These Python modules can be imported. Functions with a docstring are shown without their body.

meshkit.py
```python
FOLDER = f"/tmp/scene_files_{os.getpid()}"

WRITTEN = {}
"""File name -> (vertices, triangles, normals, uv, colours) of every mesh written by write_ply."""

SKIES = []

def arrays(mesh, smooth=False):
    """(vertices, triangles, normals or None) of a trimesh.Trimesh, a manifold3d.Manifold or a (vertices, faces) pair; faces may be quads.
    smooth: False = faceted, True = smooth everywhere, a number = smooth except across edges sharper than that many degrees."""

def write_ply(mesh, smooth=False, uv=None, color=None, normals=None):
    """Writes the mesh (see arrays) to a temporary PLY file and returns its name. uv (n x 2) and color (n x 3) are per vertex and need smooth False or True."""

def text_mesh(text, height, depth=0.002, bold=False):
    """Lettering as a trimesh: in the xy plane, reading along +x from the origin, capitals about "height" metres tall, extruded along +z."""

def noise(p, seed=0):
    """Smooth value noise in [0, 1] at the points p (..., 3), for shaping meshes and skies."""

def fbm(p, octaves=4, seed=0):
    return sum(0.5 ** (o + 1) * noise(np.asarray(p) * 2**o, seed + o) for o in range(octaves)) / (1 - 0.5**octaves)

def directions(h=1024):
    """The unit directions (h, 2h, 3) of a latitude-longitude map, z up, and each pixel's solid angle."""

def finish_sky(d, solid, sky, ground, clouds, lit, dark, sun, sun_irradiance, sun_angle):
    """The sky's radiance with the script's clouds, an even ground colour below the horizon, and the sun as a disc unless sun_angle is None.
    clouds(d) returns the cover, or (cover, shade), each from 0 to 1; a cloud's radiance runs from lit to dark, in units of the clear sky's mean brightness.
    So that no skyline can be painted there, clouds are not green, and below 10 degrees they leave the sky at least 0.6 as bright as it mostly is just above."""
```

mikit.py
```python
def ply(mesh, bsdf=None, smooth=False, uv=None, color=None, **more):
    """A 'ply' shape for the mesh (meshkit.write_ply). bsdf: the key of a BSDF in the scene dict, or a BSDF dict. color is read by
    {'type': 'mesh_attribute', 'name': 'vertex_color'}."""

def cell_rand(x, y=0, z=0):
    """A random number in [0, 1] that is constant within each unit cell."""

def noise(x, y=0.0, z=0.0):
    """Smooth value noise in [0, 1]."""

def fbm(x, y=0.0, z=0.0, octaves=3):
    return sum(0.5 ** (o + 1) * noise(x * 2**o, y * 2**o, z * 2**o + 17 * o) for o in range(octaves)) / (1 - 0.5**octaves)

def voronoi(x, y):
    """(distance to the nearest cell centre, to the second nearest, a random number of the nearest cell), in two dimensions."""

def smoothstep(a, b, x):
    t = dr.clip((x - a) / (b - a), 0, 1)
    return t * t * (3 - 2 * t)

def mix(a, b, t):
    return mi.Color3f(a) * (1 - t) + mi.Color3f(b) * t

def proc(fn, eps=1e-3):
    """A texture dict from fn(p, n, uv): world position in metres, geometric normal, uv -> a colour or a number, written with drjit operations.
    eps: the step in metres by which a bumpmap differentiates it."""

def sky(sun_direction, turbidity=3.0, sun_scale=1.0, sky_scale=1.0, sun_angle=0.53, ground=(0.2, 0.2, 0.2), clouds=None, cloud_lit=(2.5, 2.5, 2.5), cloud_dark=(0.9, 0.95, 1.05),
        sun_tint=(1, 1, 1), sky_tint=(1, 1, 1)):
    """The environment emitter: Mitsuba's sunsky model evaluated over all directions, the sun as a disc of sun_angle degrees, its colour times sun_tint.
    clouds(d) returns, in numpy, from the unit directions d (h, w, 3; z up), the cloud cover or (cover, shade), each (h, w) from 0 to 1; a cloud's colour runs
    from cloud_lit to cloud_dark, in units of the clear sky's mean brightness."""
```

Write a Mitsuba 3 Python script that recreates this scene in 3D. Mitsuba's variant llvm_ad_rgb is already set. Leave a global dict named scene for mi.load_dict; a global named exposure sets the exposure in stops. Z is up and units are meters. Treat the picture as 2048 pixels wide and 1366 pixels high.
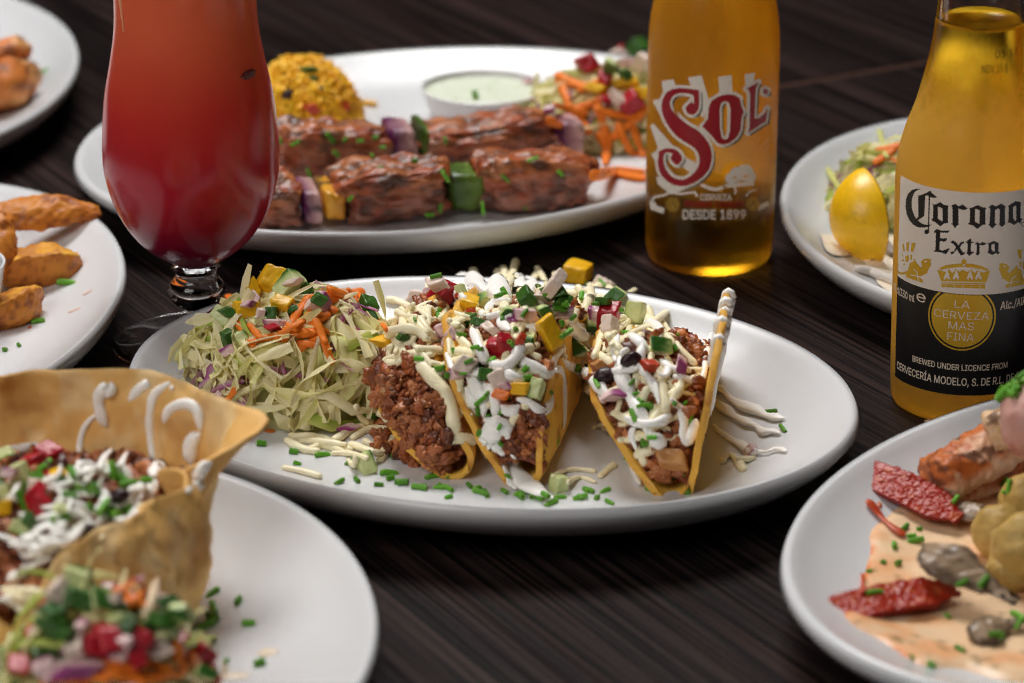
import math, random, numpy as np, trimesh, mitsuba as mi, mikit, meshkit
import drjit as dr
from shapely.geometry import Polygon, LineString, Point, MultiPoint, box
from shapely.ops import unary_union
from shapely import affinity
T = mi.ScalarTransform4f
rng = np.random.default_rng(7)
random.seed(7)
scene, labels = {}, {}

# ---------------------------------------------------------------- camera, lights, exposure
TILT, DIST, FPX = math.radians(21), 1.33, 6000.0
EYE = np.array([0, -DIST * math.cos(TILT), DIST * math.sin(TILT)])
FWD, UPV = np.array([0, math.cos(TILT), -math.sin(TILT)]), np.array([0, math.sin(TILT), math.cos(TILT)])
scene['camera'] = {'type': 'thinlens', 'to_world': T().look_at(origin=EYE.tolist(), target=[0, 0, 0], up=[0, 0, 1]), 'fov': math.degrees(2 * math.atan(1024 / FPX)), 'fov_axis': 'x',
                   'aperture_radius': 0.0058, 'focus_distance': 1.243, 'near_clip': 0.05, 'far_clip': 50.0}
exposure = 0.6


def lamp(name, pos, aim, w, h, rgb, label):
    scene[name] = {'type': 'rectangle', 'to_world': T().look_at(origin=pos, target=aim, up=[0.01, 0.02, 1]).scale([w / 2, h / 2, 1]),
                   'bsdf': {'type': 'diffuse', 'reflectance': {'type': 'rgb', 'value': 0.3}}, 'emitter': {'type': 'area', 'radiance': {'type': 'rgb', 'value': rgb}}}
    labels[name] = {'label': label, 'category': 'softbox lamp'}


lamp('softbox', [-0.25, 0.95, 1.9], [0, 0.0, 0], 1.05, 0.72, [13.0, 12.8, 12.6], 'large white studio softbox hung high behind the table')
lamp('softbox_001', [-0.9, -1.15, 1.25], [0, -0.1, 0], 1.0, 1.0, [2.9, 2.8, 2.7], 'small dim studio softbox standing beside the camera')

# ---------------------------------------------------------------- helpers


def eye_point(x, y, z=0.0):
    """The point of the level plane at height z that shows at pixel (x, y) of the 2048-wide photograph."""
    d = FWD + (x - 1024) / FPX * np.array([1.0, 0, 0]) - (y - 683) / FPX * UPV
    return EYE + d * ((z - EYE[2]) / d[2])


def mm_per_px(p):
    return float((np.asarray(p) - EYE) @ FWD) / FPX


counts = {}


def fresh(key):
    n = counts.get(key, -1) + 1
    counts[key] = n
    return key if n == 0 else f'{key}_{n:03d}'


def thing(name, label, cat, group=None, kind=None):
    key = fresh(name)
    labels[key] = {'label': label, 'category': cat}
    if group:
        labels[key]['group'] = group
    if kind:
        labels[key]['kind'] = kind
    return key


def part(parent, name, shape, label=None, kind=None):
    key = fresh(f'{parent}__{name}')
    scene[key] = shape
    if label or kind:
        labels[key] = {}
        if label:
            labels[key]['label'] = label
        if kind:
            labels[key]['kind'] = kind
    return key


def single(name, shape, label, cat, group=None, kind=None):
    key = thing(name, label, cat, group, kind)
    scene[key] = shape
    return key


def tm(v, f):
    f = np.asarray(f)
    if f.shape[1] == 4:
        f = np.vstack([f[:, [0, 1, 2]], f[:, [0, 2, 3]]])
    return trimesh.Trimesh(np.asarray(v, float), f, process=False)


def grid_faces(n, m, wrap=False):
    i, j = np.meshgrid(np.arange(n - 1), np.arange(m if wrap else m - 1), indexing='ij')
    a, b = i * m + j, i * m + (j + 1) % m
    return np.stack([a, b, b + m, a + m], -1).reshape(-1, 4)


def lathe(prof, n=96, sx=1.0, sy=1.0):
    prof = np.asarray(prof, float)
    a = np.arange(n) * 2 * np.pi / n
    v = np.stack([prof[:, :1] * np.cos(a) * sx, prof[:, :1] * np.sin(a) * sy, np.repeat(prof[:, 1:2], n, 1)], -1).reshape(-1, 3)
    f = grid_faces(len(prof), n, True)
    return tm(v, f)


def smooth_prof(pts, n=60):
    """A profile through the points, rounded (Catmull-Rom)."""
    return catmull(np.asarray(pts, float), n)


def catmull(p, n):
    p = np.asarray(p, float)
    if len(p) < 3:
        t = np.linspace(0, 1, n)[:, None]
        return p[0] * (1 - t) + p[-1] * t
    q = np.vstack([2 * p[0] - p[1], p, 2 * p[-1] - p[-2]])
    seg = np.linalg.norm(np.diff(p, axis=0), axis=1)
    at = np.concatenate([[0], np.cumsum(seg)])
    s = np.linspace(0, at[-1], n)
    i = np.clip(np.searchsorted(at, s, 'right') - 1, 0, len(p) - 2)
    t = ((s - at[i]) / np.maximum(seg[i], 1e-12))[:, None]
    a, b, c, d = q[i], q[i + 1], q[i + 2], q[i + 3]
    return 0.5 * (2 * b + (c - a) * t + (2 * a - 5 * b + 4 * c - d) * t**2 + (3 * b - a - 3 * c + d) * t**3)


def tube(path, rad, n=8, flat=1.0, up=None):
    """A closed tube with rounded ends along the path; rad is a number or one per point; flat squashes it along the local up."""
    p = np.asarray(path, float)
    r = np.broadcast_to(np.asarray(rad, float), len(p)).copy()
    t = np.gradient(p, axis=0)
    t /= np.linalg.norm(t, axis=1, keepdims=True) + 1e-12
    # rounded ends
    e = [0.35, 0.75, 1.0]
    pre = [p[0] - t[0] * r[0] * k for k in (0.85, 0.55)]
    post = [p[-1] + t[-1] * r[-1] * k for k in (0.55, 0.85)]
    P_ = np.vstack([pre, p, post])
    R_ = np.concatenate([[r[0] * 0.45, r[0] * 0.8], r, [r[-1] * 0.8, r[-1] * 0.45]])
    T_ = np.vstack([t[:1], t[:1], t, t[-1:], t[-1:]])
    u = np.array([0, 0, 1.0]) if up is None else np.asarray(up, float)
    if u.ndim == 1:
        u = np.repeat(u[None], len(P_), 0)
    else:
        u = np.vstack([u[:1], u[:1], u, u[-1:], u[-1:]])
    s = np.cross(T_, u)
    bad = np.linalg.norm(s, axis=1) < 1e-3
    s[bad] = np.cross(T_[bad], [0.3, 0.9, 0.1])
    s /= np.linalg.norm(s, axis=1, keepdims=True)
    w = np.cross(s, T_)
    a = np.arange(n) * 2 * np.pi / n
    v = P_[:, None] + R_[:, None, None] * (np.cos(a)[None, :, None] * s[:, None] + flat * np.sin(a)[None, :, None] * w[:, None])
    v = v.reshape(-1, 3)
    f = grid_faces(len(P_), n, True)
    f = np.vstack([f[:, [0, 1, 2]], f[:, [0, 2, 3]]])
    c0, c1 = len(v), len(v) + 1
    v = np.vstack([v, P_[0] - T_[0] * R_[0] * 0.3, P_[-1] + T_[-1] * R_[-1] * 0.3])
    i = np.arange(n)
    base = (len(P_) - 1) * n
    f = np.vstack([f, np.stack([np.full(n, c0), (i + 1) % n, i], 1), np.stack([np.full(n, c1), base + i, base + (i + 1) % n], 1)])
    m = trimesh.Trimesh(v, f, process=False)
    if m.volume < 0:
        m.invert()
    return m


def rot(ax, ang):
    return trimesh.transformations.rotation_matrix(ang, ax)[:3, :3]


def rand_rot(r):
    q = r.normal(size=4)
    return trimesh.transformations.quaternion_matrix(q / np.linalg.norm(q))[:3, :3]


def mat(R=None, t=(0, 0, 0), s=1.0):
    m = np.eye(4)
    m[:3, :3] = (np.eye(3) if R is None else np.asarray(R)) * s
    m[:3, 3] = t
    return T(m.tolist())


def frame_to(n, ang=0.0):
    """A rotation whose z is n, turned by ang about it."""
    n = np.asarray(n, float) / np.linalg.norm(n)
    a = np.cross([0.12, 1.0, 0.05], n)
    a /= np.linalg.norm(a)
    R = np.stack([a, np.cross(n, a), n], 1)
    return R @ rot([0, 0, 1], ang)


def lerp3(a, b, t):
    t = np.asarray(t)[..., None]
    return np.asarray(a, float) * (1 - t) + np.asarray(b, float) * t


def sstep(a, b, x):
    t = np.clip((x - a) / (b - a), 0, 1)
    return t * t * (3 - 2 * t)


def nz(v, s, seed=0, o=3):
    return meshkit.fbm(np.asarray(v) * s, o, seed)


SEATS, SMID, SRAD, NEAR = [], [], [], {}


def add_seat(m, tag=''):
    v, f = np.asarray(m.vertices), np.asarray(m.faces)
    a, b, c = v[f[:, 0]], v[f[:, 1]], v[f[:, 2]]
    mid = (v.min(0) + v.max(0)) / 2
    SEATS.append((a, b - a, c - a, tag))
    SMID.append(mid)
    SRAD.append(np.linalg.norm(v - mid, axis=1).max() + 1e-4)


def seat(x, y, only=None, z0=0.0):
    """Where the sight line of pixel (x, y) first meets the surfaces things can lie on: (point, normal)."""
    d = FWD + (x - 1024) / FPX * np.array([1.0, 0, 0]) - (y - 683) / FPX * UPV
    d /= np.linalg.norm(d)
    best = (z0 - EYE[2]) / d[2]
    nrm = np.array([0, 0, 1.0])
    if len(NEAR.get('w', ())) != len(SMID):
        NEAR['w'], NEAR['r2'] = np.array(SMID) - EYE, np.array(SRAD)**2
        NEAR['l2'] = (NEAR['w']**2).sum(1)
    for i in np.nonzero(NEAR['l2'] - (NEAR['w'] @ d)**2 < NEAR['r2'])[0]:
        a, e1, e2, tag = SEATS[i]
        if only and not tag.startswith(only):
            continue
        h = np.cross(d[None], e2)
        det = (e1 * h).sum(1)
        ok = np.abs(det) > 1e-16
        inv = np.where(ok, 1 / np.where(ok, det, 1), 0)
        s = EYE - a
        u = (s * h).sum(1) * inv
        q = np.cross(s, e1)
        w = (q @ d) * inv
        t = (e2 * q).sum(1) * inv
        hit = ok & (u >= 0) & (w >= 0) & (u + w <= 1) & (t > 1e-4)
        if hit.any():
            k = np.where(hit, t, 1e9).argmin()
            if t[k] < best:
                best = t[k]
                nrm = np.cross(e1[k], e2[k])
                nrm = nrm / (np.linalg.norm(nrm) + 1e-20)
                if nrm @ d > 0:
                    nrm = -nrm
    return EYE + d * best, nrm


# ---------------------------------------------------------------- materials


def rgb(*v):
    return {'type': 'rgb', 'value': [float(x) for x in v]}


VC = {'type': 'mesh_attribute', 'name': 'vertex_color'}


def two(b):
    return {'type': 'twosided', 'bsdf': b}


GRAIN = math.radians(119.5)
GC, GS = math.cos(GRAIN), math.sin(GRAIN)


def grain_uv(p):
    return p.x * GC + p.y * GS, -p.x * GS + p.y * GC


def table_color(p, n, uv):
    a, c = grain_uv(p)
    w = mikit.noise(a * 3, c * 14, 3.0) * 0.02
    s1 = mikit.fbm(a * 3.5, (c + w * 0.3) * 520, 1.0)
    s2 = mikit.fbm(a * 9, (c + w * 0.3) * 950, 5.0)
    s3 = mikit.noise(a * 2.0, c * 130, 9.0)
    t = mikit.smoothstep(0.36, 0.66, s1 * 0.42 + s2 * 0.58)
    base = mikit.mix((0.0045, 0.0033, 0.0034), (0.025, 0.0165, 0.0155), t)
    return base + mi.Color3f(0.012, 0.005, 0.0035) * mikit.smoothstep(0.52, 0.8, s3) * t


def table_height(p, n, uv):
    a, c = grain_uv(p)
    return 0.00006 * mikit.fbm(a * 4.0, c * 330, 1.0) + 0.00005 * mikit.fbm(a * 9, c * 760, 5.0)


def table_rough(p, n, uv):
    a, c = grain_uv(p)
    return 0.24 + 0.16 * mikit.fbm(a * 4.0, c * 300, 1.0)


scene['table_wood'] = {'type': 'bumpmap', 'arbitrary': mikit.proc(table_height, 2e-4), 'scale': 1.0,
                       'bsdf': {'type': 'principled', 'base_color': mikit.proc(table_color), 'roughness': mikit.proc(table_rough), 'specular': 0.10}}
scene['table_edge'] = {'type': 'principled', 'base_color': rgb(0.045, 0.018, 0.010), 'roughness': 0.45, 'specular': 0.4}
scene['porcelain'] = {'type': 'roughplastic', 'diffuse_reflectance': rgb(0.69, 0.695, 0.705), 'alpha': 0.09, 'nonlinear': False, 'int_ior': 1.5}
scene['clear_glass'] = {'type': 'dielectric', 'int_ior': 1.5, 'ext_ior': 1.0}
scene['thin_glass'] = {'type': 'thindielectric', 'int_ior': 1.5}
scene['wet'] = {'type': 'principled', 'base_color': VC, 'roughness': 0.34, 'specular': 0.34}
scene['moist'] = {'type': 'principled', 'base_color': VC, 'roughness': 0.46, 'specular': 0.24}
scene['mince'] = {'type': 'principled', 'base_color': VC, 'roughness': 0.36, 'specular': 0.36}
scene['dry'] = two({'type': 'principled', 'base_color': VC, 'roughness': 0.62, 'specular': 0.3})
scene['leaf'] = {'type': 'principledthin', 'base_color': VC, 'roughness': 0.35, 'diff_trans': 0.6, 'eta': 1.3, 'spec_trans': 0.0}
scene['cream'] = {'type': 'principled', 'base_color': rgb(0.91, 0.89, 0.84), 'roughness': 0.33, 'specular': 0.45}
scene['cheese'] = {'type': 'principled', 'base_color': VC, 'roughness': 0.4, 'specular': 0.4}
scene['lemon_wet'] = {'type': 'principled', 'base_color': VC, 'roughness': 0.35, 'specular': 0.5}


def frost(lo, hi, zl, zh, amt, k):
    def fn(p, n, uv):
        v = mikit.fbm(p.x * 160, p.y * 160, p.z * 160)
        return amt * mikit.smoothstep(zl, zh, p.z + (v - 0.5) * k) + 0.02
    return fn


def beer(clear, film, weight, alpha):
    return {'type': 'blendbsdf', 'weight': weight,
            'a': {'type': 'roughdielectric', 'int_ior': 1.36, 'ext_ior': 1.0, 'alpha': alpha, 'specular_transmittance': rgb(*clear)},
            'b': {'type': 'principledthin', 'base_color': rgb(*film), 'roughness': 0.3, 'diff_trans': 1.1, 'eta': 1.4, 'spec_trans': 0.0}}


scene['amber_beer'] = beer((0.93, 0.62, 0.11), (0.76, 0.40, 0.04), mikit.proc(frost(0, 1, 0.022, 0.060, 0.62, 0.02)), 0.10)
scene['gold_beer'] = beer((0.95, 0.72, 0.16), (0.95, 0.60, 0.12), mikit.proc(lambda p, n, uv: 0.72 * mikit.smoothstep(0.150, 0.126, p.z + (mikit.fbm(p.x * 220, p.y * 220, p.z * 160) - 0.5) * 0.022) * mikit.smoothstep(-0.01, 0.03, p.z) + 0.02), 0.08)


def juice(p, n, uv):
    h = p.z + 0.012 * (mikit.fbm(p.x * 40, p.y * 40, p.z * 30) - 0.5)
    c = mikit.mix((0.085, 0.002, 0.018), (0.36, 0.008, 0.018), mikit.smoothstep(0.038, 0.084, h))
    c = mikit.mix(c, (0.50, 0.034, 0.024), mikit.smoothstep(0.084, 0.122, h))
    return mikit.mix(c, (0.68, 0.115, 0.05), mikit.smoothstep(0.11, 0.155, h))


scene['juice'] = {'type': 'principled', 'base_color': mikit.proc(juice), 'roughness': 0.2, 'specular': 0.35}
for nm, c, r, m_ in [('print_white', (0.74, 0.70, 0.66), 0.5, 0), ('print_red', (0.30, 0.008, 0.018), 0.4, 0), ('print_black', (0.012, 0.011, 0.011), 0.4, 0), ('print_grey', (0.05, 0.055, 0.06), 0.45, 0),
                     ('print_gold', (0.62, 0.38, 0.03), 0.38, 0.25), ('print_ray', (0.62, 0.42, 0.22), 0.5, 0), ('print_label', (0.74, 0.66, 0.58), 0.5, 0), ('print_letter', (0.72, 0.60, 0.48), 0.5, 0), ('print_brass', (0.42, 0.27, 0.05), 0.4, 0.3)]:
    scene[nm] = two({'type': 'principled', 'base_color': rgb(*c), 'roughness': r, 'metallic': float(m_), 'specular': 0.35})

# ---------------------------------------------------------------- tables
SEAM = eye_point(1700, 147)
gdir, sdir = np.array([GC, GS, 0]), np.array([GS, -GC, 0])


def slab(a0, a1, c0, c1, z0, z1):
    m = trimesh.creation.box([a1 - a0, c1 - c0, z1 - z0])
    v = m.vertices + [(a0 + a1) / 2, (c0 + c1) / 2, (z0 + z1) / 2]
    m.vertices = SEAM * [1, 1, 0] + v[:, :1] * gdir + v[:, 1:2] * sdir + v[:, 2:] * [0, 0, 1]
    if m.volume < 0:
        m.invert()
    return m


tb = thing('table', 'dark brown wood grain table that carries all the dishes and bottles', 'table')
part(tb, 'tabletop', mikit.ply(slab(-1.5, -0.0055, -0.95, 0.95, -0.03, 0.0), 'table_wood'))
part(tb, 'edge_strip', mikit.ply(slab(-0.005, -0.001, -0.95, 0.95, -0.03, -0.0008), 'table_edge'), 'reddish brown edge strip')
tb2 = thing('table', 'second dark table pushed against the far edge of the first', 'table')
part(tb2, 'tabletop', mikit.ply(slab(0.0035, 1.6, -0.95, 0.95, -0.03, 0.0), 'table_wood'))
part(tb2, 'edge_strip', mikit.ply(slab(0.0, 0.003, -0.95, 0.95, -0.03, -0.0008), 'table_edge'), 'reddish brown edge strip')

# ---------------------------------------------------------------- plates
RIM = 0.026
PLATE_PROF = [(0, .0035), (.50, .0035), (.535, .0030), (.55, .0), (.58, .0), (.60, .0032), (.72, .0052), (.86, .0085), (.935, .0130), (.972, .0180), (.990, .0215), (.9985, .0238), (.9995, .0252), (.994, .0262), (.983, .0266), (.970, .0262), (.952, .0246), (.90, .0200), (.82, .0146), (.74, .0109), (.66, .0090), (.5, .0083), (0, .0080)]


def plate(cx, cy, ang, a, b, label):
    pr_ = np.asarray(PLATE_PROF)
    keep = np.vstack([pr_[:10], catmull(pr_[9:], 46)])
    keep = np.array([p for i, p in enumerate(keep) if i == 0 or np.abs(p - keep[i - 1]).max() > 1e-6])
    keep[:, 0] = np.maximum(keep[:, 0], 1e-4)
    c, s = math.cos(ang), math.sin(ang)

    def made(prof, n):
        m = lathe(prof, n)
        v = np.stack([m.vertices[:, 0] * a, m.vertices[:, 1] * b, m.vertices[:, 2]], 1)
        m.vertices = np.stack([cx + v[:, 0] * c - v[:, 1] * s, cy + v[:, 0] * s + v[:, 1] * c, v[:, 2]], 1)
        if m.volume < 0:
            m.invert()
        return m
    key = single('plate', mikit.ply(made(keep, 160), 'porcelain', smooth=True), label, 'plate', 'white oval plates')
    add_seat(made(pr_[16:], 56), key)
    return key


P_MAIN = plate(-.0099, -.1135, -.4221, .1536, .1233, 'white oval plate in the middle carrying the three tacos')
P_BACK = plate(-.0470, .2334, -2.4857, .1856, .1517, 'large white oval plate carrying grilled meat, yellow rice and a dip')
P_LEFT = plate(-.2899, -.0182, -1.6634, .1742, .1194, 'white oval plate carrying potato wedges beside the red cocktail')
P_FAR = plate(-.3533, .3563, 1.675, .1835, .1147, 'white plate with a browned chicken piece in the far corner')
P_LEMON = plate(.2500, .1063, 1.5666, .1631, .1235, 'white oval plate with a lemon wedge behind the tall bottle with white and black label')
P_SAUCE = plate(.2342, -.2464, .8279, .1663, .1162, 'white oval plate with creamy sauce, red sausage and mushrooms')
P_BOWL = plate(-.1680, -.3333, 1.6946, .1522, .1241, 'white oval plate carrying the fried tortilla bowl')

# ---------------------------------------------------------------- flat print wrapped on bottles


def text_shape(text, height, squeeze=1.0, bold=True):
    m = meshkit.text_mesh(text, height, 0.001, bold)
    tops = m.faces[(np.abs(m.face_normals[:, 2]) > 0.9) & (m.triangles_center[:, 2] > 0.0005)]
    g = unary_union([Polygon(m.vertices[f][:, :2]).buffer(1e-7) for f in tops])
    return affinity.scale(g, squeeze, 1, origin=(0, 0))


def polys(g):
    if g.is_empty:
        return []
    return [x for x in getattr(g, 'geoms', [g]) if x.geom_type == 'Polygon' and x.area > 1e-10]


class Bottle:
    def __init__(self, key, x, y, radius_at, facing=0.0):
        self.key, self.c, self.rad = key, np.array([x, y, 0.0]), radius_at
        self.facing = facing   # the label's middle, as an angle from the direction towards -y

    def hit(self, px, py):
        """(u, h): arc length from the label's middle and height where the sight line of a pixel meets the bottle."""
        d = FWD + (px - 1024) / FPX * np.array([1.0, 0, 0]) - (py - 683) / FPX * UPV
        d /= np.linalg.norm(d)
        R = self.rad(0.06)
        o = EYE - self.c
        for _ in range(6):
            A, B, C = d[0]**2 + d[1]**2, o[0] * d[0] + o[1] * d[1], o[0]**2 + o[1]**2 - R * R
            disc = max(B * B - A * C, 0.0)
            t = (-B - math.sqrt(disc)) / A
            p = o + d * t
            R = float(self.rad(p[2]))
        phi = math.atan2(p[0], -p[1])
        return phi * self.rad(0.06), p[2]

    def hits(self, pts):
        return [self.hit(*p) for p in pts]

    def wrap(self, g, off, size=0.0016):
        """A thin curved mesh of the flat shape g (u, h), off metres proud of the glass."""
        ms = []
        for q in polys(g):
            v, f = trimesh.creation.triangulate_polygon(q, engine='earcut')
            v3 = np.column_stack([v, np.zeros(len(v))])
            v3, f = trimesh.remesh.subdivide_to_size(v3, f, size, max_iter=12)
            ms.append(trimesh.Trimesh(v3, f, process=False))
        m = trimesh.util.concatenate(ms)
        u, h = m.vertices[:, 0], m.vertices[:, 1]
        phi = u / self.rad(0.06)
        R = self.rad(h) + off
        m.vertices = self.c + np.stack([R * np.sin(phi), -R * np.cos(phi), h], 1)
        n = np.stack([np.sin(phi), -np.cos(phi), phi * 0], 1)
        if (m.face_normals * n[m.faces[:, 0]]).sum() < 0:
            m.invert()
        return m

    def print(self, parent, name, g, bsdf, layer, label=None, kind=None):
        return part(parent, name, mikit.ply(self.wrap(g, 0.00012 * layer), bsdf, smooth=True), label, kind)


def interp_rad(prof):
    z, r = np.array([p[1] for p in prof]), np.array([p[0] for p in prof])
    o = np.argsort(z)
    return lambda h: np.interp(h, z[o], r[o])


def variable_stroke(pts, k=1.0):
    """The outline of a brush stroke through (x, y, width) points."""
    q = catmull(np.asarray(pts, float), 90)
    return unary_union([MultiPoint([]).union(Point(a[0], a[1]).buffer(max(a[2], 2) / 2)).union(Point(b[0], b[1]).buffer(max(b[2], 2) / 2)).convex_hull for a, b in zip(q[:-1], q[1:])])


def map_shape(g, fn, seg=6.0):
    """The shape with its outline points moved by fn, after cutting long edges."""
    def ring(r):
        r = LineString(r.coords).segmentize(seg)
        return [fn(*c) for c in r.coords]
    return unary_union([Polygon(ring(q.exterior), [ring(i) for i in q.interiors]).buffer(0) for q in polys(g)])


# amber bottle
AMBER = [(0.0005, .0035), (.018, .0030), (.024, .0012), (.0262, .0), (.0285, .0012), (.0297, .0045), (.0303, .011), (.0306, .03), (.0307, .07), (.0307, .100), (.0303, .112), (.0292, .1215), (.0268, .132), (.0225, .145), (.0180, .158), (.0150, .172), (.0138, .19), (.0133, .205)]
ab = thing('bottle', 'amber beer bottle with big red lettering standing behind the tacos', 'bottle')
amber_pos = (.0940, .1120)
ap = catmull(np.asarray(AMBER), 90)
bm = lathe(np.vstack([ap, [[0.0004, .205]]]), 128)
bm.vertices += [*amber_pos, 0]
if bm.volume < 0:
    bm.invert()
part(ab, 'beer_filled_body', mikit.ply(bm, 'amber_beer', smooth=40))
nk = lathe([(.0136, .2056), (.0133, .222), (.0135, .224), (.0150, .226), (.0150, .232), (.0136, .234), (.0120, .234), (.0118, .2056)], 64)
nk.vertices += [*amber_pos, 0]
part(ab, 'bottle_neck', mikit.ply(nk, 'clear_glass', smooth=30))
B1 = Bottle(ab, *amber_pos, interp_rad([(r, z) for r, z in ap if z > 0.006]))


def c7(x, y):
    return B1.hit(1280 + x / 4.018, 130 + y / 4.018)


S_ = unary_union([variable_stroke([(418, 352, 92), (452, 335, 46), (456, 270, 42), (440, 222, 44), (380, 207, 40), (300, 208, 44), (240, 240, 58), (212, 310, 66), (230, 390, 84), (280, 460, 110), (350, 530, 128), (430, 580, 130), (500, 650, 112), (528, 740, 100), (508, 830, 84), (440, 905, 66), (350, 945, 54), (260, 925, 52), (195, 860, 54), (172, 780, 46), (178, 715, 38)]),
                  variable_stroke([(172, 705, 40), (225, 685, 34), (285, 700, 40), (318, 745, 46), (300, 772, 56)]), Point(288, 745).buffer(36), Polygon([(440, 190), (476, 205), (476, 330), (440, 330)]), Polygon([(420, 285), (365, 345), (420, 400)])])
O_ = Polygon([(500, 490), (545, 430), (552, 340), (575, 285), (640, 246), (700, 233), (760, 240), (800, 265), (812, 330), (832, 375), (812, 425), (806, 520), (770, 585), (715, 625), (660, 640), (620, 622), (570, 560)]).difference(
    Polygon([(640, 345), (652, 305), (680, 288), (712, 300), (726, 350), (722, 520), (706, 585), (680, 600), (655, 580), (642, 500)]))
L_ = unary_union([Polygon([(850, 190), (950, 135), (930, 175), (922, 250), (916, 425), (938, 432), (988, 400), (1020, 345), (1008, 450), (862, 545), (876, 500), (882, 240), (872, 205)]), Point(1004, 213).buffer(21)])
SOL = unary_union([S_, O_, L_]).buffer(0)
patch = unary_union([Polygon(q) for q in ([(175, 130), (270, 113), (300, 200), (190, 215)], [(385, 100), (495, 82), (560, 300), (500, 440), (430, 220)], [(628, 95), (735, 80), (742, 230), (640, 240)], [(838, 75), (922, 60), (905, 165), (850, 195)],
                                          [(105, 290), (150, 270), (215, 400), (180, 430)], [(85, 490), (110, 468), (280, 660), (150, 670)], [(90, 712), (160, 690), (180, 800), (135, 790)], [(345, 730), (500, 810), (430, 880), (330, 810)], [(130, 900), (190, 900), (360, 1000), (250, 1040), (150, 960)])])
white1 = unary_union([SOL.buffer(24), patch, affinity.translate(SOL.buffer(12), 14, 14)])
white1 = white1.difference(unary_union([Polygon([(345, 660), (400, 660), (445, 740), (440, 770), (380, 745)]), Polygon([(470, 440), (520, 410), (520, 440), (490, 470)]), Polygon([(668, 420), (690, 420), (690, 560), (668, 560)]), Polygon([(290, 350), (268, 330), (275, 380), (320, 420)])]))
shade = affinity.translate(SOL.buffer(3), 24, 17).difference(SOL.buffer(17))
rays = []
for k in range(34):
    a = math.radians(-8 + k * 5.2)
    r0, r1, w = 130, 330 + 90 * ((k * 7) % 3) / 2, 0.017
    rays.append(Polygon([(770 + r0 * math.cos(a - w), 900 - r0 * math.sin(a - w)), (770 + r1 * math.cos(a - w * 0.8), 900 - r1 * math.sin(a - w * 0.8)), (770 + r1 * math.cos(a + w * 0.8), 900 - r1 * math.sin(a + w * 0.8)), (770 + r0 * math.cos(a + w), 900 - r0 * math.sin(a + w))]))
ray = unary_union(rays).intersection(box(430, 380, 1060, 990)).difference(SOL.buffer(34))
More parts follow.
